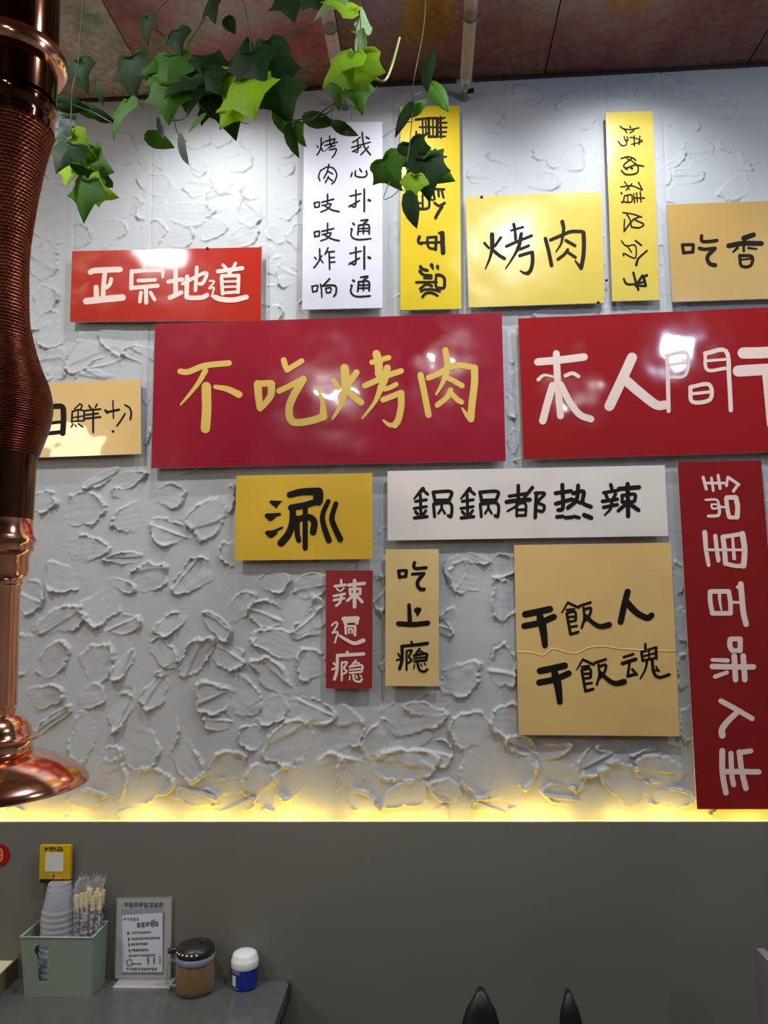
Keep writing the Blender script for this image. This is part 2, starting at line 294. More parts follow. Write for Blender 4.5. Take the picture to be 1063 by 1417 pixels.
def dab(cx, cz, a, b, ang, hgt, ridge, sgn, seed):
    r = np.random.RandomState(seed); m = max(a, b)*1.45
    i0, i1 = np.searchsorted(gx, (cx-m, cx+m)); j0, j1 = np.searchsorted(gz, (cz-m, cz+m))
    if i1-i0 < 3 or j1-j0 < 3: return
    nh, nm = N_hi[j0:j1, i0:i1], N_mid[j0:j1, i0:i1]
    x = X[j0:j1, i0:i1]-cx+nm*0.004; z = Z[j0:j1, i0:i1]-cz+N_m2[j0:j1, i0:i1]*0.006; ca, sa = math.cos(ang), math.sin(ang)
    u = (x*ca+z*sa)*sgn; v = -x*sa+z*ca+u*r.uniform(-.25, .25); th = np.arctan2(v/b, u/a)
    v = v/(1+r.uniform(-.35, .25)*u/a)
    out = 1 + sum(r.uniform(-1, 1)*0.15/(k**0.6)*np.cos(k*th+r.uniform(0, 6.3)) for k in range(2, 7)) + nh*0.14 + nm*0.20
    p = r.uniform(1.7, 3.0); q = (np.abs(u/a)**p+np.abs(v/b)**p)**(1/p)/out
    t = np.clip(0.5+0.5*u/a, 0, 1)                       # knife lifts off at the +u end
    soft = 0.05+0.30*(1-t)**2*(r.rand() < 0.75)
    e = np.clip((1.02+soft-q)/(0.05+soft), 0, 1); e = e*e*(3-2*e)
    th1 = r.uniform(-0.9, 0.9); arc = 0.10+1.0*np.clip(np.cos((th-th1)*r.uniform(.6, .9)), 0, 1)**1.5
    if r.rand() < 0.35: arc = arc+0.7*np.clip(np.cos(th-th1-r.uniform(1.8, 3.6)), 0, 1)**4
    wd_ = r.uniform(0.05, 0.11)
    rg = np.exp(-((q-0.93)/wd_)**2)*ridge*arc*(1+2.2*nh+2.0*nm).clip(0.1, 3)
    fold = 0
    if r.rand() < 0.4:                                   # a second smear laid over the first
        v0 = r.uniform(-.5, .5)+r.uniform(-.6, .6)*u/a; fold = np.clip((v/b-v0)/0.10, 0, 1)*hgt*0.45*r.choice([-1, 1]) + np.exp(-((v/b-v0)/0.10)**2)*ridge*0.5*(1+2*nm)
    plate = hgt*(0.05+0.95*t**1.5)+0.00012*np.sin(v/b*r.uniform(9, 18)+nm*3)+0.0011*nm*r.rand()*2
    old = HF[j0:j1, i0:i1]
    HF[j0:j1, i0:i1] = old*(1-0.6*e)+e*(plate+fold)+rg
cents = []
for n_, s in enumerate(DABS.split()):
    px, py, w, h, an = [float(t) for t in s.split(',')]
    c = hit(px, py); sc = pxs(px, py, 0); topf = min(max((py-300)/400, 0), 1)
    cents.append((c.x, c.z, max(w, h)*sc/2))
    a, b = w*sc/2*1.05, h*sc*(1+0.25*(1-topf))/2*1.05
    dab(c.x, c.z, a, b, -math.radians(an), 0.0034+0.0036*topf*rng.uniform(.7, 1.2), 0.0022+0.0034*topf*rng.uniform(.5, 1.2), 1 if rng.rand() < 0.5 else -1, n_)
for n_ in range(900):
    cx = rng.uniform(-1.45, 1.45); cz = rng.uniform(LZ-0.05, CZ); r0 = rng.uniform(0.022, 0.045)
    if all((cx-a)**2+(cz-b)**2 > (r0+c)**2*0.9 for a, b, c in cents):
        cents.append((cx, cz, r0)); dab(cx, cz, r0, r0*rng.uniform(.45, .8), rng.uniform(0, 3.1), 0.002+0.002*rng.rand(), 0.0012+0.0012*rng.rand(), 1, 1000+n_)
# smooth vertical seam bands of the wall boards
for px in (96, 203, 366, 543, 712, 845, 925):
    cx = hit(px, 400).x; g = np.abs(X-cx); bmask = np.clip((0.010-g)/0.003, 0, 1)*0.8
    fz = np.clip((Z-hit(px, 660).z)/0.12, 0, 1) if px not in (96, 366, 543) else np.clip((Z-hit(px, 460).z)/0.12, 0, 1); bmask = bmask*fz
    HF = HF*(1-bmask)+bmask*0.0012; HF -= fz*0.0022*np.clip(1-np.abs(X-cx-0.0095)/0.0035, 0, 1)
HF = np.clip(HF, -0.004, 0.0145)
V = np.stack([X.ravel(), -HF.ravel(), Z.ravel()], 1)
idx = np.arange(nx*nz).reshape(nz, nx)
Q = np.stack([idx[:-1, :-1], idx[:-1, 1:], idx[1:, 1:], idx[1:, :-1]], -1).reshape(-1, 4)
me = bpy.data.meshes.new('wall_front'); me.vertices.add(len(V)); me.vertices.foreach_set('co', V.astype(np.float32).ravel())
me.loops.add(Q.size); me.loops.foreach_set('vertex_index', Q.astype(np.int32).ravel())
me.polygons.add(len(Q)); me.polygons.foreach_set('loop_start', np.arange(0, Q.size, 4, dtype=np.int32))
me.update(calc_edges=True); me.polygons.foreach_set('use_smooth', np.ones(len(Q), bool)); me.materials.append(m_plaster)
wall = setp(link('wall_front', me), kind='structure')
for a, b in ((XL, -1.2005), (gx[-1]+.0005, XR)):
    box('wall_board', a, b, 0.0, 0.02, 0.0, CZ, m_plaster, wall)
box('wall_board', -1.2, 1.14, 0.010, 0.03, 0.0, CZ, m_plaster, wall)
# dark wainscot with LED groove behind its top edge
wn = setp(box('wall_lower', XL, XR, -WP, -WP+0.012, 0.0, LZ, m_wains, bev=0.0015), kind='structure')
box('groove_floor', XL, XR, -WP+0.013, 0.0, LZ-0.06, LZ-0.048, m_wains, wn)
setp(box('baseboard_front', XL, XR, -WP-0.012, -WP-0.0005, 0.0, 0.08, m_dark), kind='structure')
# LED strip: base tape with diffusing cover, brighter at the diodes
m_led = bpy.data.materials.new('led_warm'); m_led.use_nodes = True
nt = m_led.node_tree; b_ = nt.nodes['Principled BSDF']; tc = nt.nodes.new('ShaderNodeTexCoord'); n1 = nt.nodes.new('ShaderNodeTexNoise')
mp = nt.nodes.new('ShaderNodeMapping'); mp.inputs['Scale'].default_value = (7, 0.01, 0.01); nt.links.new(tc.outputs['Object'], mp.inputs[0]); nt.links.new(mp.outputs[0], n1.inputs['Vector'])
n1.inputs['Scale'].default_value = 1.0; n1.inputs['Detail'].default_value = 2
mr = nt.nodes.new('ShaderNodeMapRange'); mr.inputs['From Min'].default_value = 0.42; mr.inputs['From Max'].default_value = 0.66; mr.inputs['To Min'].default_value = 5.0; mr.inputs['To Max'].default_value = 30.0
nt.links.new(n1.outputs['Fac'], mr.inputs['Value']); nt.links.new(mr.outputs[0], b_.inputs['Emission Strength'])
b_.inputs['Emission Color'].default_value = (1.0, 0.66, 0.075, 1); b_.inputs['Base Color'].default_value = rgb(240, 220, 150)
led = empty('led_strip', (0, -0.022, LZ-0.046), 'warm yellow glowing LED light strip running along the top of the dark grey lower wall', 'light strip')
box('tape', -1.9, 1.9, -0.032, -0.012, LZ-0.0475, LZ-0.014, m_plastwhite, led)
box('diffuser', -1.9, 1.9, -0.031, -0.013, LZ-0.0135, LZ-0.005, m_led, led, bev=0.002)

# ================================================================== SIGNS
OFF, TH = 0.020, 0.005
WF = 1.27          # brush width factor
def strokes(spec, ox, oy, s, dx=0, dy=0):
    """'w[-w2] x,y x,y;...' -> list of (pts px, r0, r1)"""
    out = []; w = (10, 10)
    for part in spec.split(';'):
        tk = part.split(); pts = []
        for t in tk:
            if ',' in t: x, y = t.split(','); pts.append((ox+(float(x)+dx)*s, oy+(float(y)+dy)*s))
            else:
                q = t.split('-'); w = (float(q[0]), float(q[-1]))
        if pts: out.append((pts, w[0]*s*WF/2, w[1]*s*WF/2))
    return out
def character(parent, st, y, m, name='character'):
    """brush strokes as flat print on plane y"""
    vs, fs = [], []; cnt = 0
    for pts, r0, r1 in st:
        P = smoothpath([Vector((a, b)) for a, b in pts], 5); n = len(P)
        if n == 1: P = [P[0], P[0]+Vector((0.3, 0))]; n = 2
        L, Rr = [], []
        for i, p in enumerate(P):
            t = P[min(i+1, n-1)]-P[max(i-1, 0)]
            t = t.normalized() if t.length > 1e-6 else Vector((1, 0)); nn = Vector((-t.y, t.x)); r = r0+(r1-r0)*i/(n-1)
            L.append(p+nn*r); Rr.append(p-nn*r)
            if i in (0, n-1) or r > 1.2:
                b = len(vs); cnt = (cnt+1) % 160; vs += [(hit(p.x+r*math.cos(k*math.pi/5), p.y+r*math.sin(k*math.pi/5), y), cnt) for k in range(10)]; fs.append(tuple(range(b, b+10)))
        for i in range(n-1):
            b = len(vs); cnt = (cnt+1) % 160
            vs += [(hit(c.x, c.y, y), cnt) for c in (L[i], Rr[i], Rr[i+1], L[i+1])]; fs.append((b, b+1, b+2, b+3))
    vs2 = [(v.x, y-k*6e-6, v.z) for v, k in vs]
    return meshobj(name, vs2, fs, m, parent)
def sign(label, quad, face, ink, chars, cat='sign', screws=(), group='painted slogan boards on the white wall', th=TH, back=OFF):
    yb = -back; yf = yb-th
    q = [hit(x, y, yf) for x, y in quad]
    c = sum(q, Vector())/4
    t = empty('sign_board', (c.x, yb, c.z), label, cat, group)
    bm = bmesh.new(); f = [bm.verts.new((p.x, yf, p.z)) for p in q]; k = [bm.verts.new((p.x, yb, p.z)) for p in q]
    ff = bm.faces.new(f); ff.material_index = 0
    g = bm.faces.new(k[::-1]); g.material_index = 1
    for i in range(4):
        e = bm.faces.new((f[i], k[i], k[(i+1) % 4], f[(i+1) % 4])); e.material_index = 1
    bmesh.ops.recalc_face_normals(bm, faces=bm.faces)
    for e in bm.edges:
        pass
    bmobj('panel', bm, [face, m_edge], t)
    for i in range(4):                       # spacers between board and wall
        p = q[i]+(c-q[i])*0.18
        r = 0.006
        vs, fs = lathe_data([(r, 0), (r, back+0.008)], 12)
        vs = [(p.x+a, yb+b2, p.z+c2) for a, c2, b2 in vs]
        meshobj('spacer', vs, fs, m_steel, t)
    for sx, sy in screws:
        p = hit(sx, sy, yf-0.001); vs, fs = lathe_data([(0.0036, 0), (0.0036, 0.002), (0.002, 0.003)], 12)
        meshobj('screw', [(p.x+a, yf-b2+0.0005, p.z+c2) for a, c2, b2 in vs], fs, m_screw, t)
    for sp_, (ox, oy, s), dx, dy in chars:
        for ch in sp_.split('|'):
            if ch.strip(): character(t, strokes(ch, ox, oy, s, dx, dy), yf-0.0006, ink)
    return t, q, yf
C1 = (80, 330, .2822); CA = (200, 420, .2446); CB = (450, 420, .2446); CW = (400, 140, .2118); CY = (540, 130, .2186); CK = (640, 255, .1975)
C2 = (830, 140, .2045); CX = (910, 265, .1439); CN = (40, 510, .1599); CL = (700, 410, .3415); CS = (310, 640, .207); CG = (530, 635, .3763)
CR = (440, 750, .1693); CF = (700, 740, .2446); CH = (930, 630, .1764); CI = (930, 870, .1834)
sign('orange-red board with four pale characters at upper left, beside the copper pipe', [(99.8, 347.5), (362.2, 341.9), (361.4, 443.4), (96.9, 445.1)], m_red1, m_pink, [(
 '22 160,165 185,157 305,152;18 232,160 225,230 222,300;16 262,200 255,225 240,240;20 188,240 190,295;26 140,308 230,298 318,290|'
 '14 425,135 428,158;16 362,160 360,245;16 362,163 440,156 515,156;18-8 515,158 515,192;14 395,207 478,203;16 370,242 490,232;16 432,238 434,315;14 408,265 402,310;14 455,265 475,300|'
 '16 542,212 610,200;18 578,150 578,278;18 550,290 605,265;14 612,222 725,168 712,218 695,222;14 682,142 675,255;18 635,188 632,275 640,290 705,290 732,278|'
 '7 745,208 768,212 742,245 765,240 762,262 755,285;12 810,130 832,152;12 872,122 858,148;16 785,162 905,146;14 848,160 835,182;14 803,190 808,272;14 805,184 887,182;14 887,184 884,264;9 812,212 880,210;9 812,238 880,236;12 808,268 885,262;20 772,288 800,298 860,302 925,288', C1, 0, 0)],
 screws=((287, 343.6),))
sign('largest crimson board in the middle, with four big gold characters', [(214.7, 448.1), (694.6, 432.7), (700, 637.7), (209.1, 648)], m_big, m_gold, [(
 '26 202,384 250,386 340,352 478,337;26-8 345,380 305,450 250,520 205,572;42 350,470 352,600 345,708;20-32 402,472 470,485 535,515|'
 '36-30 642,455 645,520 654,592;28 640,455 712,450;34-24 718,455 716,515 688,560 655,596;26 788,320 796,350 808,376;24 808,376 850,350 890,325;26 762,495 825,465 900,425;34 898,430 840,530 818,600 830,660 870,674 950,662 1010,642;36-8 1012,642 1008,560 980,472', CA, 0, 0), (
 '22 50,435 75,478;38-34 110,365 114,420 115,480;34-10 114,485 85,580 42,652;28 178,390 150,430 125,470;28 128,490 165,530 205,560|'
 '36 290,285 302,330 305,400;24 265,333 360,306;26 225,465 300,432 360,405 430,382;32 352,365 340,420 315,480;28-8 315,480 280,560 210,650;22 338,485 370,475 402,458;26 328,545 380,525 430,505;30 430,510 430,580 415,655 395,688;26-10 395,690 360,685 330,662|'
 '28 540,405 560,500 585,630;26 585,420 640,398 700,365 760,350 840,362;32 845,365 845,450 830,580 825,650;30-8 825,655 800,630 775,592;28 680,265 692,340 685,400;26-10 685,400 660,460 628,515;24 700,425 740,445 775,465;24 710,490 690,530 635,575;24 715,510 750,545 772,558', CB, 0, 0)],
 screws=((439, 646.5),))
sw = ('8 183,293 190,302;8 210,240 208,300 200,325 183,352;7 228,265 212,288;7 208,300 222,328;8 238,262 300,246;8 266,228 268,285;8 235,290 315,268;8-4 300,252 275,290 232,328;7 262,303 302,290;8 265,318 308,312 300,345 282,368|'
 '8 207,450 194,490 202,520;8 212,450 250,430 290,438 312,478 300,520 280,540;8 262,412 250,460 228,502;8 250,456 285,475;8 258,492 238,532;9 262,505 284,520|'
 '9 165,665 170,695;9 165,665 198,660 195,690;8 170,694 198,690;9 215,660 292,640;9 252,608 252,665;8 216,682 275,670 250,705 208,724;9 235,685 280,710 328,722|'
 '9 165,855 170,888;9 165,855 198,850 195,882;8 170,884 198,880;9 215,850 292,832;9 252,798 252,855;8 216,872 275,860 250,895 208,912;9 235,875 280,900 328,912|'
 '9 168,1020 178,1032;9 200,965 200,1030 185,1060 163,1088;8 215,1010 205,1028 222,1055;9 255,958 236,1000;9 248,985 296,982;9 262,985 266,1098;8 265,1022 296,1020;8 265,1052 300,1050|'
 '9 150,1208 156,1247;9 152,1210 188,1205 180,1242;8 155,1245 185,1240;8 205,1195 212,1230 215,1280;10 265,1160 228,1200;10 216,1206 300,1205 308,1250 294,1274;8 240,1222 245,1252;8 240,1222 274,1220 270,1248;8 245,1252 272,1248|'
 '8 465,235 440,255 415,270;8 410,302 530,268;8 448,250 450,330 425,325;8 415,330 470,298;9 478,203 490,290 532,350;8 520,298 470,350;10 505,235 522,245|'
 '9 412,468 406,492;9 434,455 436,488 480,497 508,485 505,455;9 462,443 474,460;11 534,430 541,438|'
 '9 398,620 470,605;9 437,580 437,660 430,692 402,680;9 392,690 460,650;10 492,575 492,720;13 520,645 530,650|'
 '11 418,798 426,806;9 405,835 412,835 405,870 420,895 460,905 535,898;9 470,780 515,775 490,797;9 455,810 450,872;9 455,810 520,808 524,868;7 455,832 520,830;7 453,850 520,848;8 488,800 486,866|'
 '9 398,995 470,980;10 437,955 437,1035 430,1067 402,1055;9 392,1065 460,1025;11 492,950 492,1095;14 520,1020 530,1025|'
 '12 418,1170 426,1176;10 405,1205 412,1205 403,1240 420,1268 460,1277 530,1272;10 470,1150 515,1145 490,1167;10 455,1180 450,1242;10 455,1180 520,1178 524,1238;8 455,1202 520,1200;8 453,1222 520,1220;9 488,1170 486,1236')
sign('tall white board with two columns of thin black characters at the top', [(421, 169.7), (529, 168.6), (529.6, 425.9), (418, 428.5)], m_white2, m_black, [(sw, CW, 0, 0)])
sign('tall bright yellow board with sideways black characters, partly behind ivy leaves', [(554.2, 147.4), (636, 146.0), (638.4, 427.3), (554.2, 429)], m_yel, m_black, [(
 '12 318,145 322,275;10 345,150 312,160;10 358,182 300,182;10 358,212 305,212;10 355,240 305,242;10 348,268 312,270;16 298,155 298,270;14 243,155 247,270;13 240,153 300,153;13 244,271 300,270;9 271,155 272,268;9 240,210 298,210;12 160,163 225,155 238,158;13 162,274 200,270 235,250;11 165,240 166,270;9 205,165 208,262;9 185,210 240,210;9 225,170 228,255|'
 '15 245,360 255,400 262,430;16 283,355 292,390 296,425;10 190,398 260,398 355,397;12 345,470 335,492;10 215,440 260,470|'
 '13 272,602 276,635 282,665;13 272,602 342,604;12 305,610 308,648;12 325,606 338,655;14 345,690 310,708 282,690;16 328,715 305,750 287,785;13 168,645 166,700 178,722 215,728 246,715 246,655 240,640;11 205,640 207,718;8 168,690 205,690;8 246,662 272,672|'
 '24 330,880 332,940 335,1005;13 330,875 310,880;15 292,905 290,945 288,985;13 237,910 236,945 250,975 290,980;13 237,908 288,905;12 180,942 335,938;17-10 185,905 178,925 182,942 200,950|'
 '17 192,1092 200,1105 235,1118;20-10 262,1082 272,1108;18-8 300,1092 304,1110;16 188,1122 212,1145 260,1150;15 292,1145 320,1148 342,1165 345,1200 338,1228 300,1228;13 292,1150 288,1200 295,1230;12 165,1192 295,1190;12 215,1165 262,1166;13 190,1232 230,1205 265,1215;14 205,1285 225,1262 262,1258 300,1276;13 195,1250 215,1240 260,1236 315,1250', CY, 0, 0)])
sign('broad soft-yellow board with two large black characters, below the ceiling', [(644.3, 272.8), (832.6, 264.9), (836.5, 419), (648.9, 425.3)], m_yel2, m_black, [(
 '15 155,412 185,446;26 208,352 210,440;22-8 210,440 195,510 162,592;16 270,372 250,400 228,432;19 215,462 255,495 295,520|'
 '19 360,280 370,330 373,385;15 340,325 425,300;17 308,435 380,403 485,360;22 412,345 400,420 385,460;18-7 385,460 350,520 303,590;16 405,455 465,430;18 402,500 450,485 488,475;21 490,478 492,540 480,598 458,624;18-7 458,624 430,620 406,606|'
 '21 582,380 605,470 625,568;19 618,390 700,355 760,332 835,330;23 848,338 852,400 848,500 832,585;19-8 832,588 810,560 790,535;22-16 700,262 710,310 702,375;16-8 702,375 690,420 656,472;16 725,393 790,430;17 738,458 715,490 670,525;17 742,478 792,512', CK, 0, 0)],
 screws=((666.6, 272.6), (828, 418.6)))
sign('narrow tall yellow board with six thin sideways characters, right of the square yellow board', [(838.2, 155.8), (903.2, 153.5), (912.8, 415.1), (847.4, 416.8)], m_yel2, m_black, [(
 '8 140,170 158,185 205,192 265,180;9 205,170 208,177;7 165,188 185,215;7 232,198 205,215;8 272,238 266,292;8 232,235 236,302;7 205,245 240,250 290,268;7 215,292 285,275;7 185,240 192,262 175,268 165,238;7 125,272 150,300 180,295 182,262|'
 '9 145,388 190,376 225,385 245,400;7 182,386 225,408;9 298,440 240,432 178,452 165,430 215,390;9 232,415 258,440 258,478 230,494 175,495 148,470;13 178,455 184,458;13 214,452 220,455|'
 '8 143,580 220,573 285,600;7 168,545 190,575 200,600;7 218,558 178,602;8 262,548 290,600;8 250,620 255,682;8 275,612 280,680;8 303,655 235,655;8 230,625 236,688;8 168,640 215,634 216,680 165,678 168,640;7 190,640 190,678;9 146,620 150,625;10 150,680 155,686|'
 '8 158,753 230,765 285,785;8 178,755 205,800 215,850;9 275,780 238,800 298,832 268,856 220,852;9 165,882 195,840 230,798;8 168,800 165,882|'
 '8 148,945 180,980 240,975 246,1050 225,1060 165,1030 162,1046;10 242,943 282,975;14-9 248,1108 262,1065 322,1010;7 185,975 215,1022|'
 '15 320,1178 300,1192 312,1248;14 290,1180 262,1222 245,1250;12 310,1250 262,1248;13 228,1160 245,1225 262,1275;11 163,1202 182,1235 228,1238 290,1225', C2, 0, 0)],
 screws=((839.4, 388),))
sign('tan board with two heavy black characters, cut by the right edge at the top', [(923, 283), (1063+120, 278.7-5), (1063+127, 413.3-4), (930.9, 417.6)], m_tan, m_black, [(
 '26 240,515 252,590;24 240,512 345,510;26 345,512 340,582;24 252,590 340,580;26 425,425 422,462 440,480 500,480 572,470;26 402,545 455,555 555,545;30 548,552 490,610 480,650 505,695 555,708|'
 '42-36 832,448 925,415;20 828,450 830,572;38 685,522 820,498 1000,500;22-14 770,540 728,582;20-14 875,542 955,552;24 790,625 808,715 895,712 908,625 790,615;14 800,655 900,645', CX, 0, 0)])
sign('tan board at the left with shiny spot, half hidden by the copper hose', [(10, 531.8), (194.3, 525.2), (194.8, 628), (8, 634.6)], m_tan2, m_black, [(
 '36 172,335 145,440 148,560;36 172,332 275,325 300,350;38 298,350 300,450 292,560;22 155,475 292,460;28 155,562 295,548|'
 '10 440,305 395,348;11 440,305 460,320 445,352;12 375,372 370,466;12 375,372 430,355 480,365;13 480,365 476,450;9 372,425 475,408;10 425,360 426,455;11 372,458 475,450;10 382,478 365,508;10 400,488 410,502;12 430,480 466,505;13 520,320 538,345;11 590,308 575,335;12 495,362 620,350;13 495,400 600,388;13 490,432 620,418;13 556,350 556,552|'
 '18 662,362 680,380;16 672,378 780,355;10 727,278 732,430;13 832,315 872,340 886,390 878,440;12 832,390 795,450 762,495;16 725,545 730,542', CN, 0, 0)])
sign('wide glossy red board with pale characters, running out of the frame at right', [(717.1, 440.7), (1063+360, 425.4-16), (1063+377, 626.2-11.5), (724.6, 636)], m_red2, m_pink, [(
 '24 130,266 220,258 318,246;22 205,232 210,340 222,485;12-6 132,338 155,320 195,326;12 242,322 270,312 295,325;24 190,362 170,430 150,505;22 222,358 260,430 300,480 345,498|'
 '32 512,248 470,340 420,445;32-28 488,342 550,395 610,440 648,440|'
 '13 655,240 660,465;11 650,240 735,230 728,318 665,328;9 660,278 735,268;14 808,232 892,222 905,330 912,462;11 808,230 816,298 890,292;9 812,262 888,256;13 748,370 756,428 828,418 824,358 748,368;10 752,396 825,388|'
 '36 962,230 1050,228 1120,218;36 942,303 1060,296 1190,290;26 1055,310 1062,380 1075,520', CL, 0, 0)])
sign('golden yellow board with one bold black character, under the large crimson board', [(327, 658.2), (515.3, 654.5), (515.8, 773.5), (325.5, 775.6)], m_yel3, m_black, [(
 '18-6 315,264 350,262 388,260;26-10 330,272 348,282 372,270;16 342,270 348,295;26-16 288,356 320,352 372,346;28-12 302,366 312,378 345,358;24-10 290,470 330,462 390,434;28-12 304,482 318,490 350,470;'
 '32-40 440,215 520,196 635,192;52 632,200 630,255;34 615,262 540,285 448,302;34-40 460,302 458,400 430,480 382,538;28 543,300 543,572;28 490,372 490,470 500,520;32-36 490,378 570,365 604,400 596,465;24-32 698,258 660,350 670,430 702,520;26-32 748,275 722,370 740,430 778,512', CS, 0, 0)])
guo = ('13-6 147,110 115,146;9 145,112 165,130;9 120,156 160,150;9 115,182 160,175;9 138,132 140,215;9 120,194 128,203;9 158,190 150,202;10 116,217 162,212|'
 '10 185,122 192,156;10 185,122 250,120 245,150;9 192,152 245,150;8 216,150 216,180;9 186,166 190,212;9 186,166 248,163 251,210 240,208;7 216,180 204,200;7 216,180 228,200')
gs = guo.replace('|', ';')
sign('long white board with five black characters, below the crimson board', [(536.4, 651.9), (920.2, 643.7), (925.1, 741.5), (536.4, 747.9)], m_white, m_black, [(gs, CG, 0, 0), (gs, CG, 172, 0), (
 '10 465,137 530,127;11 498,98 498,150;13 455,158 500,152 540,150;11-6 550,105 500,165 458,192;8 492,165 492,210;8 492,165 524,164 525,208;8 492,187 525,186;8 492,208 525,207;11 565,125 560,215;9 560,125 595,127 570,158 593,172 588,192 572,190|'
 '12 635,126 692,118;12 660,95 662,178 645,188;12 636,165 695,148;12 700,126 738,120 735,160 765,176;12 718,98 712,150 680,180;10 700,150 728,162;11 640,213 662,211;11 672,216 695,214;10 702,211 722,216;13 740,206 766,216|'
 '11 838,95 842,108;10 812,124 866,115;10 820,130 826,145;10 856,128 848,145;11 808,156 862,148;11 812,178 862,168;11-6 842,150 838,182 816,206;13 868,110 942,104;13 900,92 902,210;10 880,134 880,158;10 880,134 926,130 925,156;9 882,158 925,156;11 898,162 866,190;12 905,163 940,188', CG, 0, 0)])
sign('small narrow brick-red board with three pale characters, lowest in the middle', [(451, 789.3), (516.2, 789.3), (515.3, 952.8), (451, 952.8)], m_redl, m_pink, [(
 '16 190,312 192,342;18 140,362 225,350;11 155,382 178,402;11 212,375 192,398;16 130,442 220,424;16 130,476 215,460;16 195,430 182,490 150,522;22 252,352 380,338;24 300,315 300,530;18 262,385 265,430;17 262,385 345,382;18 345,382 345,425;14 265,428 345,424;18 290,438 240,480;20 318,440 362,490|'
 '12 112,682 148,655 158,678 120,745;12 120,742 162,738 150,785 138,824;28 210,628 325,624;24 215,630 227,668;24 322,630 318,662;14 232,652 308,650;16 225,692 230,750;14 225,690 305,688;16 305,690 303,762;12 252,712 256,745;12 252,712 280,712 280,745;16-28 178,765 225,795 300,828 372,805|'
 '18 240,900 246,922;22 160,928 375,915;20 160,930 155,1050 135,1122;14 128,990 145,1006;14 118,1042 145,1030;13 195,985 195,1132;13 195,985 238,984 214,1030 236,1058 210,1078;13 310,968 275,1012;12 300,985 338,990;14 258,1020 360,1008 358,1058;13 260,1070 355,1062;12 260,1045 355,1036;9 262,1095 258,1128;14 288,1085 300,1130 345,1142 360,1118;10 312,1090 320,1112;10 345,1090 356,1102', CR, 0, 0)])
sign('small narrow cream board with three black characters, beside the brick-red one', [(533.6, 760.2), (607.3, 759.8), (607.6, 949.8), (533.5, 948.9)], m_tan3, m_black, [(
 '22 660,235 668,290;20 660,235 722,232;22 724,235 718,282;20 668,288 720,280;22 790,168 784,202 805,216 885,210;20 772,262 868,256;24 862,262 820,315 815,352 838,385 868,385|'
 '24-30 745,515 752,650;30-6 818,550 815,604;20 798,552 836,550;22-8 830,560 814,604;22-8 800,555 814,600;34 660,668 780,674 898,662|'
 '16 765,815 770,840;20-24 685,852 790,842 895,828;22 688,855 688,960 668,1035;13 655,912 672,938;13 645,965 678,955;14 725,890 725,1045;14 725,890 768,885 745,935 766,965 738,988;15 832,872 802,910;11 825,890 856,896;18 785,928 885,912 885,962;16 790,975 885,965;13 785,952 885,940;9 790,1000 785,1032;16 815,990 830,1042 868,1058 895,1040;10 842,1000 850,1016;10 870,990 880,1006', CR, 0, 0)])
fan = '10-7 352,382 318,440;12 352,384 412,412;11 345,425 388,420;13 345,445 355,500 366,560;12 347,442 392,436 396,482;11 352,465 390,462;11 356,492 395,485;11 362,522 402,515;13 366,562 410,550;12 418,402 480,382;11 440,412 444,470 430,525;12 442,422 482,415 468,465 440,492;16-26 448,455 500,502 540,518 585,508'
gan = '30 110,450 180,436 250,420;28 105,516 190,498 272,464;26-38 190,440 200,500;38-26 205,500 215,560 222,625'
t, q, yf = sign('large sand-coloured square board with two lines of black characters and a bent crease', [(711.7, 754.2), (928.7, 751), (940.9, 1018.8), (718.3, 1016.9)], m_tan2, m_black,
 [(gan+'|'+fan, CF, 0, 0), ('28 690,322 670,400 650,492;30-26 688,385 740,440 800,470 826,455', CF, 0, 0), (gan, CF, 84, 320), (fan, CF, 85, 322), (
 '12 668,692 722,675;17 660,728 735,704;12 700,728 690,800;14 690,800 735,788;12 715,760 742,790;12 790,618 790,648;13 768,662 775,712;12 770,662 848,638;14 850,638 852,698;9 773,688 850,668;9 810,652 812,705;11 775,712 850,696;12-8 800,710 790,760 762,812;14 828,705 838,780 870,806 925,790;9 850,745 866,770;8 838,765 868,768', CF, 0, 0)])
cr_ = [(63, 662), (150, 668), (215, 682), (265, 645), (330, 662), (400, 670), (470, 640), (560, 632), (640, 645), (760, 652), (966, 660)]
vs, fs = tube_data([hit(CF[0]+a*CF[2], CF[1]+b*CF[2], yf) for a, b in smoothpath([Vector(c) for c in cr_], 5)], 0.0022, 8)
setp(meshobj('film_crease', [(v[0], yf+(v[1]-yf)*0.35, v[2]) for v in vs], fs, m_tan2, t, True), 'raised wavy crease across the board')
WF = 1.5
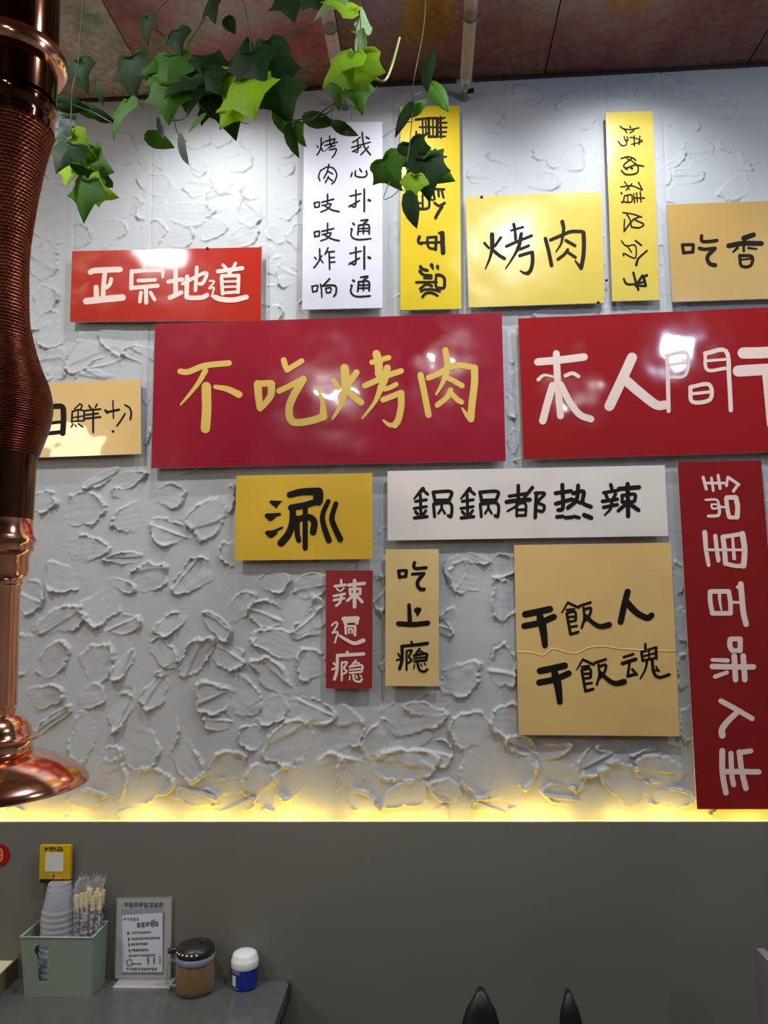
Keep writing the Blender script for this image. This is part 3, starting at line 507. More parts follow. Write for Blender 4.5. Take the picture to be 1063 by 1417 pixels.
sign('tall dark red board at the right with sideways pale characters, lower right corner', [(937.9, 639.2), (1053.5, 637.4), (1092, 1119.8), (964.8, 1119.8)], m_red3, m_pink, [(
 '16 245,172 270,265;16 362,158 378,260;14 265,218 412,218;14 310,178 325,278;14 428,240 438,172;16 440,172 525,230;16 520,228 482,282;'
 '22 425,340 435,420 448,482;24 430,332 500,330;26 502,335 515,400 512,485;20 452,488 505,488;12 265,350 350,350 372,400;12 360,402 420,408;16 372,405 370,460 350,475 285,478;11 310,385 318,418 372,414;10 310,385 360,385|'
 '26-20 258,605 268,740 288,862;22 340,632 352,740 365,825;26 400,640 412,740 420,850;22 400,640 545,618;30 552,615 570,740 562,868;22 420,850 500,868 558,868;14 280,742 545,742;14-20 475,640 482,740 488,810|'
 '30 540,1010 548,1100 560,1230 582,1325;18 515,1035 550,1012;14 465,1152 530,1155;24 298,1072 302,1160 318,1238;24 305,1068 445,1068;24 445,1070 458,1150 460,1240;24 315,1240 460,1240;18-10 372,1088 375,1150 388,1212', CH, 0, 0), (
 '26 438,85 438,130 455,165;24 440,78 515,76;26 515,78 515,165;22 455,165 512,165;28 470,205 480,385;28 538,205 550,385;28 305,285 450,288 615,288;18-22 305,235 420,240;22-20 325,362 415,330|'
 '26 370,545 480,605 605,678;28-34 490,632 420,700 378,760 380,805|'
 '30-28 380,922 380,1060 392,1160 408,1238;26 445,940 452,1100 465,1178;28 508,930 528,1080 558,1205;26 510,935 595,922;28 405,1078 530,1078 655,1080', CI, 0, 0)])
WF = 1.27
# red round sticker on the lower wall and yellow plaque
p = hit(0, 1183, -WP); r = 14.5*pxs(0, 1183, -WP)
st = empty('round_sticker', p, 'round red sticker with an orange mark on the dark lower wall at the left edge', 'sticker')
vs, fs = lathe_data([(r, 0), (r*0.98, 0.0012)], 40); meshobj('disc', [(p.x+a, -WP-0.0004-b2, p.z+c2) for a, c2, b2 in vs], fs, m_redsticker, st)
character(st, strokes('2.2 -6,1176 2,1176 2,1190 -6,1190;2 -5,1183 2,1183;2 -6,1176 -6,1190', 0, 0, 1), -WP-0.0022, m_orange, 'emblem')
th_ = 0.02
a = hit(55, 1170, -WP-th_); b = hit(97, 1217, -WP-th_)
pl = empty('yellow_plaque', ((a.x+b.x)/2, -WP, (a.z+b.z)/2), 'small yellow plaque with a white square on the dark wall above the cups', 'plaque')
box('plate', a.x, b.x, -WP-th_, -WP-0.008, b.z, a.z, m_plaq, pl, bev=0.002)
box('back_block', a.x+0.002, b.x-0.02, -WP-0.018, -WP-0.0005, b.z-0.009, b.z+0.03, m_lidblack, pl)
c_ = hit(63, 1180, -WP-th_); d_ = hit(87.5, 1206, -WP-th_)
box('white_square', c_.x, d_.x, -WP-th_-0.0008, -WP-th_+0.001, d_.z, c_.z, m_qrw, pl)
character(pl, strokes('1.4 63,1173 63,1177;63,1174 66,1174;1.4 68,1173 71,1173;69.5,1173 69.5,1177;1.4 73,1172.5 73,1177;75,1173 78,1176.5;1.4 80,1173 83,1173;80,1176.5 84,1176.5;85.5,1173 86,1177;1.6 74,1211 74,1214', 0, 0, 1), -WP-th_-0.001, m_ink, 'caption')

# ================================================================== COPPER EXHAUST PIPE (close to the camera)
PY = -0.95
def pp(py): return hit(0, py, PY)
s_ = pxs(0, 834, PY)
P0, P1 = hit(-3, -90, PY), hit(-3, 1095, PY)
# axis: straight and vertical, through these heights
AX = hit(-6, 620, PY).x
def zz(py): return hit(0, py, PY).z
pipe = empty('exhaust_pipe', (AX, PY, zz(1095)), 'copper hotpot exhaust pipe with ribbed hose and bell mouth hanging at the left edge', 'pipe')
def prof(items): return [((hit(xr, py, PY).x-AX), zz(py)) for xr, py in items]
def part(name, items, m, n=72, sharp=40): 
    pr = prof(items); return lathe(name, pr, m, pipe, n=n, c=(AX, PY, 0), sharp=sharp)
ztop = CZ
topr = hit(74, 100, PY).x-AX
lathe('upper_tube', [(topr, CZ-0.001), (topr, zz(88)), (topr*0.985, zz(140))], m_darkcop, pipe, n=72, c=(AX, PY, 0))
part('collar', [(73, 75), (82, 72), (86, 78), (86, 90), (82, 97), (73, 99)], m_copper)
part('collar', [(70, 150), (74, 148), (74, 158), (70, 163), (69, 168), (72, 172), (70, 180), (60, 182)], m_darkcop)
# ribbed hose
hp = [(68, 178), (62, 200), (56, 225), (50, 255), (44, 290), (39, 325), (36, 360), (35.5, 400), (36, 440), (40, 465), (46, 490), (53, 512), (60, 530), (64, 548), (65, 565), (62, 585), (57, 602), (51, 618), (47, 630)]
hs = smoothpath([Vector(h_) for h_ in hp], 30)
pr = []; acc = 0
for i, v in enumerate(hs):
    r = hit(v.x, v.y, PY).x-AX; z = zz(v.y); pr.append((r, z))
zarr = np.array([z for r, z in pr]); 
def hose_r(a, z, j):
    py = hs[j].y; per = 0.0046 if py < 470 else 0.0030
    w = 0.0011*math.sin(2*math.pi*(z+0.0012*math.sin(a))/per)
    amp = 1.0 if py < 330 else (0.5 if py < 470 else 0.25)
    return w + amp*0.0009*math.sin(a*46+z*60)*math.cos(math.pi*z/per)
lathe('ribbed_hose', pr, m_hose, pipe, n=260, c=(AX, PY, 0), rfun=hose_r, sharp=180)
part('lower_tube', [(47, 622), (45, 640), (41, 719)], m_darkcop)
part('coupling', [(40, 718), (41, 719), (41, 741), (43, 744), (45, 747), (43, 751), (41, 754), (41, 762), (38, 764), (35.5, 770), (35, 790), (33, 797), (28, 800), (27, 801)], m_copper)
part('slim_tube', [(26, 800), (27, 803), (27, 808), (25, 810), (25, 818), (24, 822), (21.5, 900), (20, 972)], m_copper)
part('ferrule', [(17, 970), (20, 972), (20, 977), (18, 979), (18, 990)], m_copper)
dm = [(18, 988), (26, 993), (33, 1001), (37, 1010), (38, 1018), (40, 1020), (46, 1021), (46.5, 1024), (40, 1026), (39, 1030), (39, 1037), (40, 1039), (38, 1042)]
part('dome', dm, m_copper)
bl = [(38, 1041), (46, 1043), (60, 1048), (78, 1056), (94, 1066), (106, 1076), (111, 1083), (112, 1088), (109, 1089), (104, 1085), (90, 1077), (70, 1068), (45, 1060), (10, 1056)]
bell = part('bell_mouth', bl, m_copper, n=96)

# ================================================================== TABLE + THINGS ON IT
YW = -WP
xr = hz(401, 1358, TZ).x; xf = hz(384, 1417, TZ)
tb = empty('side_table', (xr-0.6, -0.4, 0), 'dark grey table against the lower wall, holding the box and condiments', 'table')
box('tabletop', -1.75, xr, -0.66, YW-0.002, TZ-0.03, TZ, m_table, tb, bev=0.0015)
for x in (-1.7, xr-0.05):
    for y in (-0.62, -0.10):
        box('leg', x, x+0.035, y, y+0.035, 0, TZ-0.03, m_chair, tb, bev=0.002)
cp = hz(401, 1358, TZ)
box('corner_cap', xr-0.005, xr+0.003, YW-0.016, YW-0.003, TZ-0.03, TZ+0.0015, m_steel, tb, bev=0.0006)
def T(px, py): return hz(px, py, TZ)
# --- sage storage box with keyhole
A, B, Cc = T(33, 1379), T(127, 1379), T(150, 1357)
y0 = (A.y+B.y)/2; y1 = Cc.y
zr = hit(80, 1295.5, y0).z; bx0, bx1 = A.x, B.x
rx0, rx1 = hit(30, 1295, y0).x, hit(129.5, 1295, y0).x
sb = empty('storage_box', ((bx0+bx1)/2, (y0+y1)/2, TZ), 'sage green plastic box with a keyhole slot, standing on the table', 'box')
wt = 0.0028
def lerp(a, b, t): return a+(b-a)*t
def wallpanel(name, p00, p10, p11, p01, th, hole=None):
    """quad panel (bottom left, bottom right, top right, top left), thickness along -normal, optional hole polygon in uv"""
    p00, p10, p11, p01 = map(Vector, (p00, p10, p11, p01)); n = (p10-p00).cross(p01-p00).normalized()
    def uv(u, v): return p00.lerp(p10, u).lerp(p01.lerp(p11, u), v)
    bm = bmesh.new(); outer = [(0, 0), (1, 0), (1, 1), (0, 1)]
    loops = [outer]+([hole] if hole else [])
    es = []; 
    for lp in loops:
        vsx = [bm.verts.new(uv(*c)) for c in lp]; es += [bm.edges.new((vsx[i], vsx[(i+1) % len(vsx)])) for i in range(len(vsx))]
    bmesh.ops.triangle_fill(bm, edges=es, use_beauty=True, use_dissolve=False)
    if hole:      # remove faces inside the hole
        def inside(pt):
            u, v = pt; c = False
            for i in range(len(hole)):
                (x1_, y1_), (x2_, y2_) = hole[i], hole[i-1]
                if (y1_ > v) != (y2_ > v) and u < (x2_-x1_)*(v-y1_)/(y2_-y1_)+x1_: c = not c
            return c
        ex = (p10-p00); ez = (p01-p00)
        kill = []
        for f in bm.faces:
            cc = f.calc_center_median()-p00; v = cc.dot(ez)/ez.length_squared; u = cc.dot(ex)/ex.length_squared
            if inside((u, v)): kill.append(f)
        bmesh.ops.delete(bm, geom=kill, context='FACES_ONLY')
    r = bmesh.ops.extrude_face_region(bm, geom=bm.faces[:]); bmesh.ops.translate(bm, vec=-n*th, verts=[v for v in r['geom'] if isinstance(v, bmesh.types.BMVert)])
    bmesh.ops.recalc_face_normals(bm, faces=bm.faces)
    return bmobj(name, bm, m_box, sb)
def fu(px): return (px-33)/(127-33)
def fv(py): return (1379-py)/(1379-1295.5)
hole = [(fu(54), fv(1359)), (fu(65.5), fv(1359)), (fu(66), fv(1326))]
hole += [(fu(60+10*math.cos(t)), fv(1315.5-9.5*math.sin(t))) for t in np.linspace(-0.75, math.pi+0.75, 16)]
hole += [(fu(53.5), fv(1326))]
dpt = y1-y0; ex = (rx1-rx0-(bx1-bx0))/2
wallpanel('front_panel', (bx0, y0, TZ), (bx1, y0, TZ), (rx1, y0-ex, zr), (rx0, y0-ex, zr), wt, hole)
wallpanel('side_panel', (bx1, y0, TZ), (bx1, y1, TZ), (rx1, y1+ex, zr), (rx1, y0-ex, zr), wt)
wallpanel('side_panel', (bx0, y1, TZ), (bx0, y0, TZ), (rx0, y0-ex, zr), (rx0, y1+ex, zr), wt)
wallpanel('back_panel', (bx1, y1, TZ), (bx0, y1, TZ), (rx0, y1+ex, zr), (rx1, y1+ex, zr), wt)
box('bottom', bx0+.001, bx1-.001, y0+.001, y1-.001, TZ+0.0003, TZ+0.003, m_box, sb)
vs, fs = tube_data([(rx0, y0-ex, zr), (rx1, y0-ex, zr)], 0.0019, 8); 
for q_ in ([(rx1, y0-ex, zr), (rx1, y1+ex, zr)], [(rx1, y1+ex, zr), (rx0, y1+ex, zr)], [(rx0, y1+ex, zr), (rx0, y0-ex, zr)]): tube_data(q_, 0.0019, 8, vs, fs)
meshobj('rim', vs, fs, mat('sage_rim', rgb(160, 174, 158), 0.4), sb, True)
# --- stack of clear cups, upside down in the box
ycup = (y0+y1)/2+0.018
cx = hit(81.5, 1260, ycup).x; rtop = 15*pxs(80, 1222, ycup); rbot = 24.5*pxs(80, 1300, ycup)
ztopc = hit(82, 1221, ycup).z
def cup_mesh(rt, rb, h):
    n = 40; pr = [(rt*0.96, 0), (rt, -0.002)]
    k = 9
    for i in range(k+1):
        t = i/k; pr.append((rt+(rb-rt)*t+(0.0008 if i % 2 else 0), -0.004-(h-0.010)*t))
    pr += [(rb+0.0022, -h+0.005), (rb+0.0022, -h+0.001), (rb, -h)]
    vs, fs = lathe_data(pr, n, caps=False); fs.append(tuple(range(n))[::-1])
    me = bpy.data.meshes.new('cup'); me.from_pydata(vs, [], fs); me.materials.append(m_cup); me.polygons.foreach_set('use_smooth', [True]*len(fs)); me.update(); me.set_sharp_from_angle(angle=math.radians(50)); return me
hcup = 0.062; cm = cup_mesh(rtop, rtop*1.38, hcup); cm2 = cup_mesh(rtop*1.22, rbot*1.0, hcup)
zbase = TZ+0.004
NC = 13; bot = zbase+hcup; dz = (ztopc-bot)/(NC-1)
for i in range(NC):
    z = bot+dz*i
    f = 1.20-0.20*(i/(NC-1))**0.8
    o = link('plastic_cup', cm, None); o.location = (cx+rng.uniform(-.0006, .0006), ycup, z); s2 = f/1.0
    o.scale = (s2, s2, 1); o.rotation_euler = (0, 0, rng.uniform(0, 6))
    setp(o, 'topmost clear plastic cup of the upside-down stack, right under the yellow plaque' if i == NC-1 else 'lowest clear plastic cup of the upside-down stack in the green box' if i == 0 else 'cloudy clear plastic cup in the middle of the upside-down stack', 'cup', 'stacked clear plastic cups')
cups_done = True
# --- wrapped sticks in a clear bag
wr = [(106, 1238, 108, 1), (113, 1236, 114, 1), (119.5, 1235, 118, 0), (125, 1230, 121, 1), (129, 1240, 125, 0), (133, 1234, 128, 1), (139, 1239, 131, 1), (146, 1239, 135, 0), (151, 1236, 138, 1), (123, 1228, 120, 2), (136, 1229, 128, 2), (143, 1231, 133, 2)]
for i, (tx, ty, bxp, row) in enumerate(wr):
    ys = y1-0.034+0.010*row+0.003*(i % 2)
    top = hit(tx, ty, ys); bt = hit(bxp, 1345, ys); bt.z = TZ+0.006; bt.x = min(bt.x, bx1-0.008)-0.002*(i % 2)
    tq = (zr-bt.z)/(top.z-bt.z); ov = bt.x+(top.x-bt.x)*tq-(rx1-.008)
    if ov > 0: top.x -= ov/tq
    d = (bt-top); L = d.length; d.normalize(); side = d.cross(Vector((0, 1, 0))).normalized(); fr = d.cross(side)
    root = empty('wrapped_chopsticks', bt, ('leftmost wrapped chopsticks in the bag, upright against the cups' if i == 0 else 'wrapped chopsticks with pale ends among the bunch in the clear bag'), 'chopsticks', 'wrapped chopsticks in the clear bag')
    def bar(name, t0, t1, w, h, m):
        vsb = []
        for tt in (t0, t1):
            c = top+d*L*tt
            for a_, b_ in ((-1, -1), (1, -1), (1, 1), (-1, 1)): vsb.append(c+side*w*a_+fr*h*b_)
        return meshobj(name, vsb, [(0, 1, 2, 3), (7, 6, 5, 4), (0, 4, 5, 1), (1, 5, 6, 2), (2, 6, 7, 3), (3, 7, 4, 0)], m, root)
    s1_ = 2.9*pxs(tx, ty, ys)
    bar('stick_ends', 0, 0.17, s1_*0.9, 0.0022, m_stickwood); bar('wrapper', 0.16, 1.0, s1_, 0.0027, m_wrap)
# crinkled bag
n = 40; vs, fs = [], []
bc = hit(129, 1300, y0+0.036); 
rows = [(1345, 104, 141, 0.6), (1300, 103, 150, 1), (1270, 103.5, 154, 1), (1240, 103, 158, 1), (1228, 104, 160, .9), (1218, 106, 159, .7), (1212, 112, 158, .35)]
for j, (py, xa, xb, dd) in enumerate(rows):
    a_ = hit(xa, py, y1-.024); b_ = hit(xb, py, y1-.024); b_.x = min(b_.x, bx1-.006+max(0, j-2)*.004); cxx = (a_.x+b_.x)/2; rx_ = (b_.x-a_.x)/2; zc = a_.z if j else TZ+0.0045
    for i in range(n):
        t_ = 2*math.pi*i/n; wv = 1+0.07*math.sin(7*t_+j*2)+0.05*rng.uniform(-1, 1)
        vs.append((cxx+rx_*math.cos(t_)*(wv if j > 3 else min(wv, 1)), y1-.028+0.022*dd*math.sin(t_)*min(wv, 1.0), zc+(0.006*rng.uniform(-1, 1)+0.005*math.sin(5*t_) if j > 3 else 0)))
for j in range(len(rows)-1):
    for i in range(n): fs.append((j*n+i, j*n+(i+1) % n, (j+1)*n+(i+1) % n, (j+1)*n+i))
bg = meshobj('clear_bag', vs, fs, m_bag, None, False); setp(bg, 'crinkled clear plastic bag around the wrapped chopsticks in the green box', 'bag')
# --- menu stand
sA, sB = T(157, 1367), T(236, 1367); ysd = sA.y; 
ms = empty('menu_stand', ((sA.x+sB.x)/2, ysd+0.03, TZ), 'upright clear menu stand with a handwritten card, beside the green box', 'menu stand')
box('foot', sA.x, sB.x, ysd, ysd+0.055, TZ+0.0004, TZ+0.004, clearfilm('foot_acrylic', rgb(190, 184, 190), 0.45, 0.1), ms, bev=0.001)
box('foot_edge', sA.x, sB.x, ysd-0.0015, ysd-0.0002, TZ+0.0004, TZ+0.0042, m_plastwhite, ms)
yp = ysd+0.030
lean = 0.006
q4 = [hit(162.5, 1245, yp+lean), hit(237, 1243.5, yp+lean), hit(235, 1354, yp), hit(160, 1354, yp)]
def slab(name, q, th, m, parent):
    q = [Vector(v) for v in q]; n_ = (q[1]-q[0]).cross(q[3]-q[0]).normalized()
    if n_.y < 0: n_ = -n_
    vs = q+[v+n_*th for v in q]
    return meshobj(name, vs, [(0, 1, 2, 3), (7, 6, 5, 4), (0, 4, 5, 1), (1, 5, 6, 2), (2, 6, 7, 3), (3, 7, 4, 0)], m, parent)
q4[2].z = q4[3].z = TZ+0.0042
slab('card', q4, 0.0016, m_frame, ms)
def onp(px, py, e=0.0):    # point on the leaning card plane
    n_ = (q4[1]-q4[0]).cross(q4[3]-q4[0]).normalized()
    d = ray(px, py); t_ = (q4[0]-CAM).dot(n_)/d.dot(n_); p_ = CAM+d*t_
    return p_-Vector((0, 1, 0))*e
slab('clear_cover', [onp(x, y, 0.0016) for x, y in ((161.5, 1242), (239, 1240.5), (237, 1352), (159, 1352))], 0.0008, clearfilm('thin_cover', (1, 1, 1, 1), 0.06, 0.05), ms)
slab('header_band', [onp(x, y, 0.0004) for x, y in ((168, 1258), (226, 1257), (226.5, 1267), (168, 1268))], 0.0003, m_bluegrey, ms)
slab('sheet', [onp(x, y, 0.0006) for x, y in ((169.5, 1266.5), (225, 1263), (225, 1345), (170, 1345))], 0.0003, m_paper, ms)
slab('dark_border', [onp(x, y, 0.0003) for x, y in ((224, 1262), (228.5, 1262), (226, 1349), (168, 1349), )][:4], 0.0002, m_ink, ms)
def cardtext(name, spec, m):
    st = strokes(spec, 150, 1230, 0.10587); vs, fs = [], []
    for pts, r0, r1 in st:
        for (x0_, y0_), (x1_, y1_) in zip(pts, pts[1:]):
            dx, dy = x1_-x0_, y1_-y0_; l = math.hypot(dx, dy) or 1; ax, ay = -dy/l*r0, dx/l*r0
            b = len(vs); vs += [onp(x0_+ax, y0_+ay, .001), onp(x1_+ax, y1_+ay, .001), onp(x1_-ax, y1_-ay, .001), onp(x0_-ax, y0_-ay, .001)]; fs.append((b, b+1, b+2, b+3))
    return meshobj(name, vs, fs, m, ms)
def glyphs(x0_, x1_, y_, h_, n_, w=5, seed=0, slope=0):
    r = random.Random(seed); out = ['%g' % w]; st = (x1_-x0_)/n_; parts = []
    for i in range(n_):
        x = x0_+i*st; yy = y_+slope*i; e = st*0.78
        parts.append('%d,%d %d,%d' % (x, yy+h_*.1, x+e, yy+h_*.1)); parts.append('%d,%d %d,%d' % (x+e*.5, yy, x+e*.5, yy+h_))
        parts.append('%d,%d %d,%d' % (x, yy+h_*.55, x+e, yy+h_*r.uniform(.45, .6)))
        if r.random() < .7: parts.append('%d,%d %d,%d' % (x+e*.1, yy+h_, x+e, yy+h_*.95))
        if r.random() < .6: parts.append('%d,%d %d,%d' % (x+e*.08, yy+h_*.1, x+e*.08, yy+h_))
    return '%g ' % w+';'.join(parts)
cardtext('heading', glyphs(210, 735, 182, 55, 8, 13, 1), m_ink)
cardtext('handwriting', glyphs(205, 410, 378, 36, 5, 6, 2)+';'+glyphs(380, 670, 440, 60, 5, 11, 3, -4)+';11 600,400 605,480 580,500;13 560,410 590,412', m_ink)
ln = []
for i, (x1_, y_, w_) in enumerate(((565, 562, 5), (685, 640, 6), (525, 712, 7), (530, 790, 8), (620, 862, 6))):
    ln.append(glyphs(250+i*5, 285+i*5, y_, 34, 1, 9, 10+i)); ln.append(glyphs(305, x1_, y_-2, 26, int((x1_-305)/26), w_, 20+i, -0.8))
ln.append(glyphs(320, 440, 968, 22, 5, 5, 31)); ln.append(glyphs(510, 545, 890, 45, 1, 8, 32)); ln.append(glyphs(510, 545, 940, 45, 1, 8, 33)); ln.append(glyphs(585, 620, 890, 45, 1, 8, 34)); ln.append(glyphs(585, 620, 940, 45, 1, 8, 35))
ln.append(glyphs(665, 695, 880, 90, 1, 8, 38)); ln.append(glyphs(240, 650, 1030, 34, 11, 7, 36))
cardtext('handwriting', ';'.join(ln), m_ink)
cardtext('drawn_box', '14 245,930 305,922 312,995 250,1000 240,930', m_pinkink)
# --- sauce jar with black lid
jb = T(270, 1371); jr = 26.5*pxs(270, 1350, jb.y); jz = lambda py: hit(270, py, jb.y).z-TZ
jar = empty('sauce_jar', jb, 'glass jar of brown sauce with a black lid and handle', 'jar')
def nfac(n_, amp): return lambda a, z, j: -amp*abs(math.sin(a*n_/2)) if 2 < j < 9 else 0
hb = jz(1327)
glp = [(jr*.80, 0.0006), (jr*.88, .002), (jr*.97, .007), (jr, .014), (jr*1.01, .03), (jr*1.01, hb*.6), (jr*1.0, hb*.8), (jr*.98, hb*.93), (jr*.93, hb), (jr*.93, hb+.004)]
lathe('glass_body', glp, clearfilm('jar_glass', rgb(190, 170, 140), 0.16, 0.05), jar, n=60, rfun=lambda a, z, j: -0.0015*abs(math.sin(a*5)) if 2 < j < 8 else 0, world=False, caps=False)
lathe('sauce', [(jr*.78, .003), (jr*.94, .010), (jr*.965, .03), (jr*.965, hb*.86), (jr*.90, hb*.97)], m_sauce, jar, n=60, rfun=lambda a, z, j: -0.0015*abs(math.sin(a*5)) if 0 < j < 4 else 0, world=False)
lathe('collar', [(jr*.94, hb-.002), (jr*.99, hb), (jr*.99, hb+.010), (jr*.95, hb+.014)], m_collar, jar, n=60, world=False)
lh = jz(1300)
lathe('lid', [(jr*.96, hb+.012), (jr*.99, hb+.015), (jr*.98, hb+.022), (jr*.86, hb+.030), (jr*.55, hb+.035), (jr*.2, hb+.037)], m_lidblack, jar, n=60, world=False)
tube('spoon_rest', [(-jr*.80, -.005, hb+.020), (-jr*1.15, -.010, hb+.022), (-jr*1.35, -.012, hb+.021)], [.006, .008, .005], m_lidblack, jar, 10, world=False)
for k_ in range(6): 
    a_ = -math.pi*0.80+k_*0.26
    o = bmobj('lid_vent', box_bm(-.0022, .0022, -.0008, .0008, -.0015, .0015, .0005), m_plastwhite, jar, world=False); o.location = (jr*.965*math.cos(a_), jr*.965*math.sin(a_), hb+.0235); o.rotation_euler = (-.5, 0, a_+math.pi/2)
hd = smoothpath([(-jr*.92, -.004, hb-.004), (-jr*1.32, -.006, hb-.001), (-jr*1.45, -.007, hb*.62), (-jr*1.38, -.006, hb*.25), (-jr*.98, -.004, hb*.18)], 8)
tube('handle', hd, 0.0028, clearfilm('handle_glass', rgb(190, 195, 200), 0.45, 0.08), jar, 10, world=False)
tube('spoon', [(.004, 0, hb+.03), (jr*.55, -.012, hb+.046)], [.0016, .0022], m_steel, jar, 8, world=False)
# --- blue toothpick bottle
bb = T(339, 1365); br = 17.5*pxs(339, 1345, bb.y); bz = lambda py: hit(339, py, bb.y).z-TZ
bo = empty('toothpick_bottle', bb, 'small blue plastic bottle with a white cap on the dark table', 'bottle'); h1 = bz(1334); h2 = bz(1316)
lathe('body', [(br*.9, .0005), (br*.97, .003), (br, .008), (br, h1)], m_blue, bo, n=48, world=False)
lathe('cap', [(br*1.04, h1-.003), (br*1.07, h1), (br*1.07, h1+.010), (br*1.02, h1+.014), (br*.98, h1+.015), (br*.95, h1+.022), (br*.80, h1+.026), (br*.4, h1+.028)], m_plastwhite, bo, n=60, world=False, rfun=lambda a, z, j: 0.0006*math.sin(a*30) if 0 < j < 3 else 0)
def wrap(name, a0, a1, z0, z1, r, m, par):
    vs, fs = [], []; k = 10
    for i in range(k+1):
        a_ = a0+(a1-a0)*i/k; vs += [(r*math.cos(a_), r*math.sin(a_), z0), (r*math.cos(a_), r*math.sin(a_), z1)]
    fs = [(2*i, 2*i+2, 2*i+3, 2*i+1) for i in range(k)]
    return meshobj(name, vs, fs, m, par, True, world=False)
A0 = -math.pi/2-1.15
wrap('label_figure', A0+.15, A0+.62, h1*.22, h1*.68, br+.0005, m_plastwhite, bo)
wrap('label_text', A0+.10, A0+.95, h1*.76, h1*.90, br+.0005, m_bluegrey, bo)
wrap('label_text', A0+.25, A0+.85, h1*.10, h1*.16, br+.0005, m_bluegrey, bo)
# --- napkin tray cut by the left edge
N0 = T(30, 1347); N1 = T(-1, 1379); dv = (N1-N0); dv.z = 0; dv.normalize(); pv = Vector((-dv.y, dv.x, 0))
if pv.x > 0: pv = -pv
hgt = hit(28, 1319, N0.y).z-TZ; Ln, Wn = 0.24, 0.15
tr = empty('napkin_tray', N0+dv*Ln/2+pv*Wn/2, 'small cardboard tray with cream napkins at the left edge of the table', 'tray')
tr.location.z = TZ
def C3(u, v, z): p_ = N0+dv*u+pv*v; return Vector((p_.x, p_.y, TZ+z))
def pbox(name, u0, u1, v0, v1, z0, z1, m, flare=0.0):
    vs = [C3(u0, v0, z0), C3(u1, v0, z0), C3(u1, v1, z0), C3(u0, v1, z0), C3(u0, v0-flare, z1), C3(u1, v0-flare, z1), C3(u1, v1-flare, z1), C3(u0, v1-flare, z1)]
    return meshobj(name, vs, [(3, 2, 1, 0), (4, 5, 6, 7), (0, 1, 5, 4), (1, 2, 6, 5), (2, 3, 7, 6), (3, 0, 4, 7)], m, tr)
pbox('base', 0, Ln, 0, Wn, 0.0003, 0.003, m_tray); pbox('side', 0, Ln, 0, .003, .003, hgt, m_tray); pbox('side', 0, Ln, Wn-.003, Wn, .003, hgt, m_tray)
pbox('side', 0, .003, .003, Wn-.003, .003, hgt, m_tray); pbox('side', Ln-.003, Ln, .003, Wn-.003, .003, hgt, m_tray)
for i in range(7):
    o = pbox('napkin', .008+.001*(i % 3), Ln-.012, .006+.0012*(i % 2), Wn-.010, .0035+i*.0048, .0075+i*.0048, m_cream)

# ================================================================== CHAIRS (only their tops reach into the frame)
def chair(px, pytop, yc, label, m, wide=0.42, face=1, rw=0.0):
    tp = hit(px, pytop, yc); r = empty('dining_chair', (tp.x, yc, 0), label, 'chair'); r.location = (tp.x, yc, 0)
    top = tp.z; sgn = face
    # curved backrest plate, seen edge on; seat extends to +x
    vs, fs = [], []; nu, nv = 14, 8
    for layer, off in ((0, 0.0), (1, 0.014)):
        for j in range(nv+1):
            v = j/nv; z = 0.52+(top-0.52)*v
            for i in range(nu+1):
                u = -1+2*i/nu; wv = wide/2*(1-0.22*v**3); zz_ = z-0.11*v*abs(u)**2.5
                vs.append((-0.015*v*sgn+0.05*(u*u)*sgn+off*sgn, u*wv, zz_))
    S = (nu+1)*(nv+1)
    for j in range(nv):
        for i in range(nu):
            a_ = j*(nu+1)+i; fs.append((a_, a_+1, a_+nu+2, a_+nu+1)); fs.append((S+a_, S+a_+nu+1, S+a_+nu+2, S+a_+1))
    bd = [i for i in range(nu+1)]+[(j+1)*(nu+1)-1 for j in range(1, nv+1)]+[nv*(nu+1)+i for i in range(nu-1, -1, -1)]+[j*(nu+1) for j in range(nv-1, 0, -1)]
    for k_ in range(len(bd)): a_, b_ = bd[k_], bd[(k_+1) % len(bd)]; fs.append((a_, S+a_, S+b_, b_))
    o = meshobj('backrest', vs, fs, m, r, True, world=False); o.data.set_sharp_from_angle(angle=math.radians(40))
    xs = sorted((0.02*sgn, 0.44*sgn)); bmobj('seat', box_bm(xs[0], xs[1], -.21, .21, .43, .465, .014), m, r, True, world=False, sharp=60)
    for lx in (0.04, 0.40):
        for ly in (-.18, .18): tube('leg', [(lx*sgn, ly, .432), ((lx+(.03 if lx > .2 else -.03))*sgn, ly*1.1, 0.0)], [.013, .009], m_chair, r, 10, world=False)
    for ly in (-.17, .17): tube('back_post', [(.045*sgn, ly, .45), (.035*sgn, ly, .60)], .010, m_chair, r, 10, world=False)
    return r
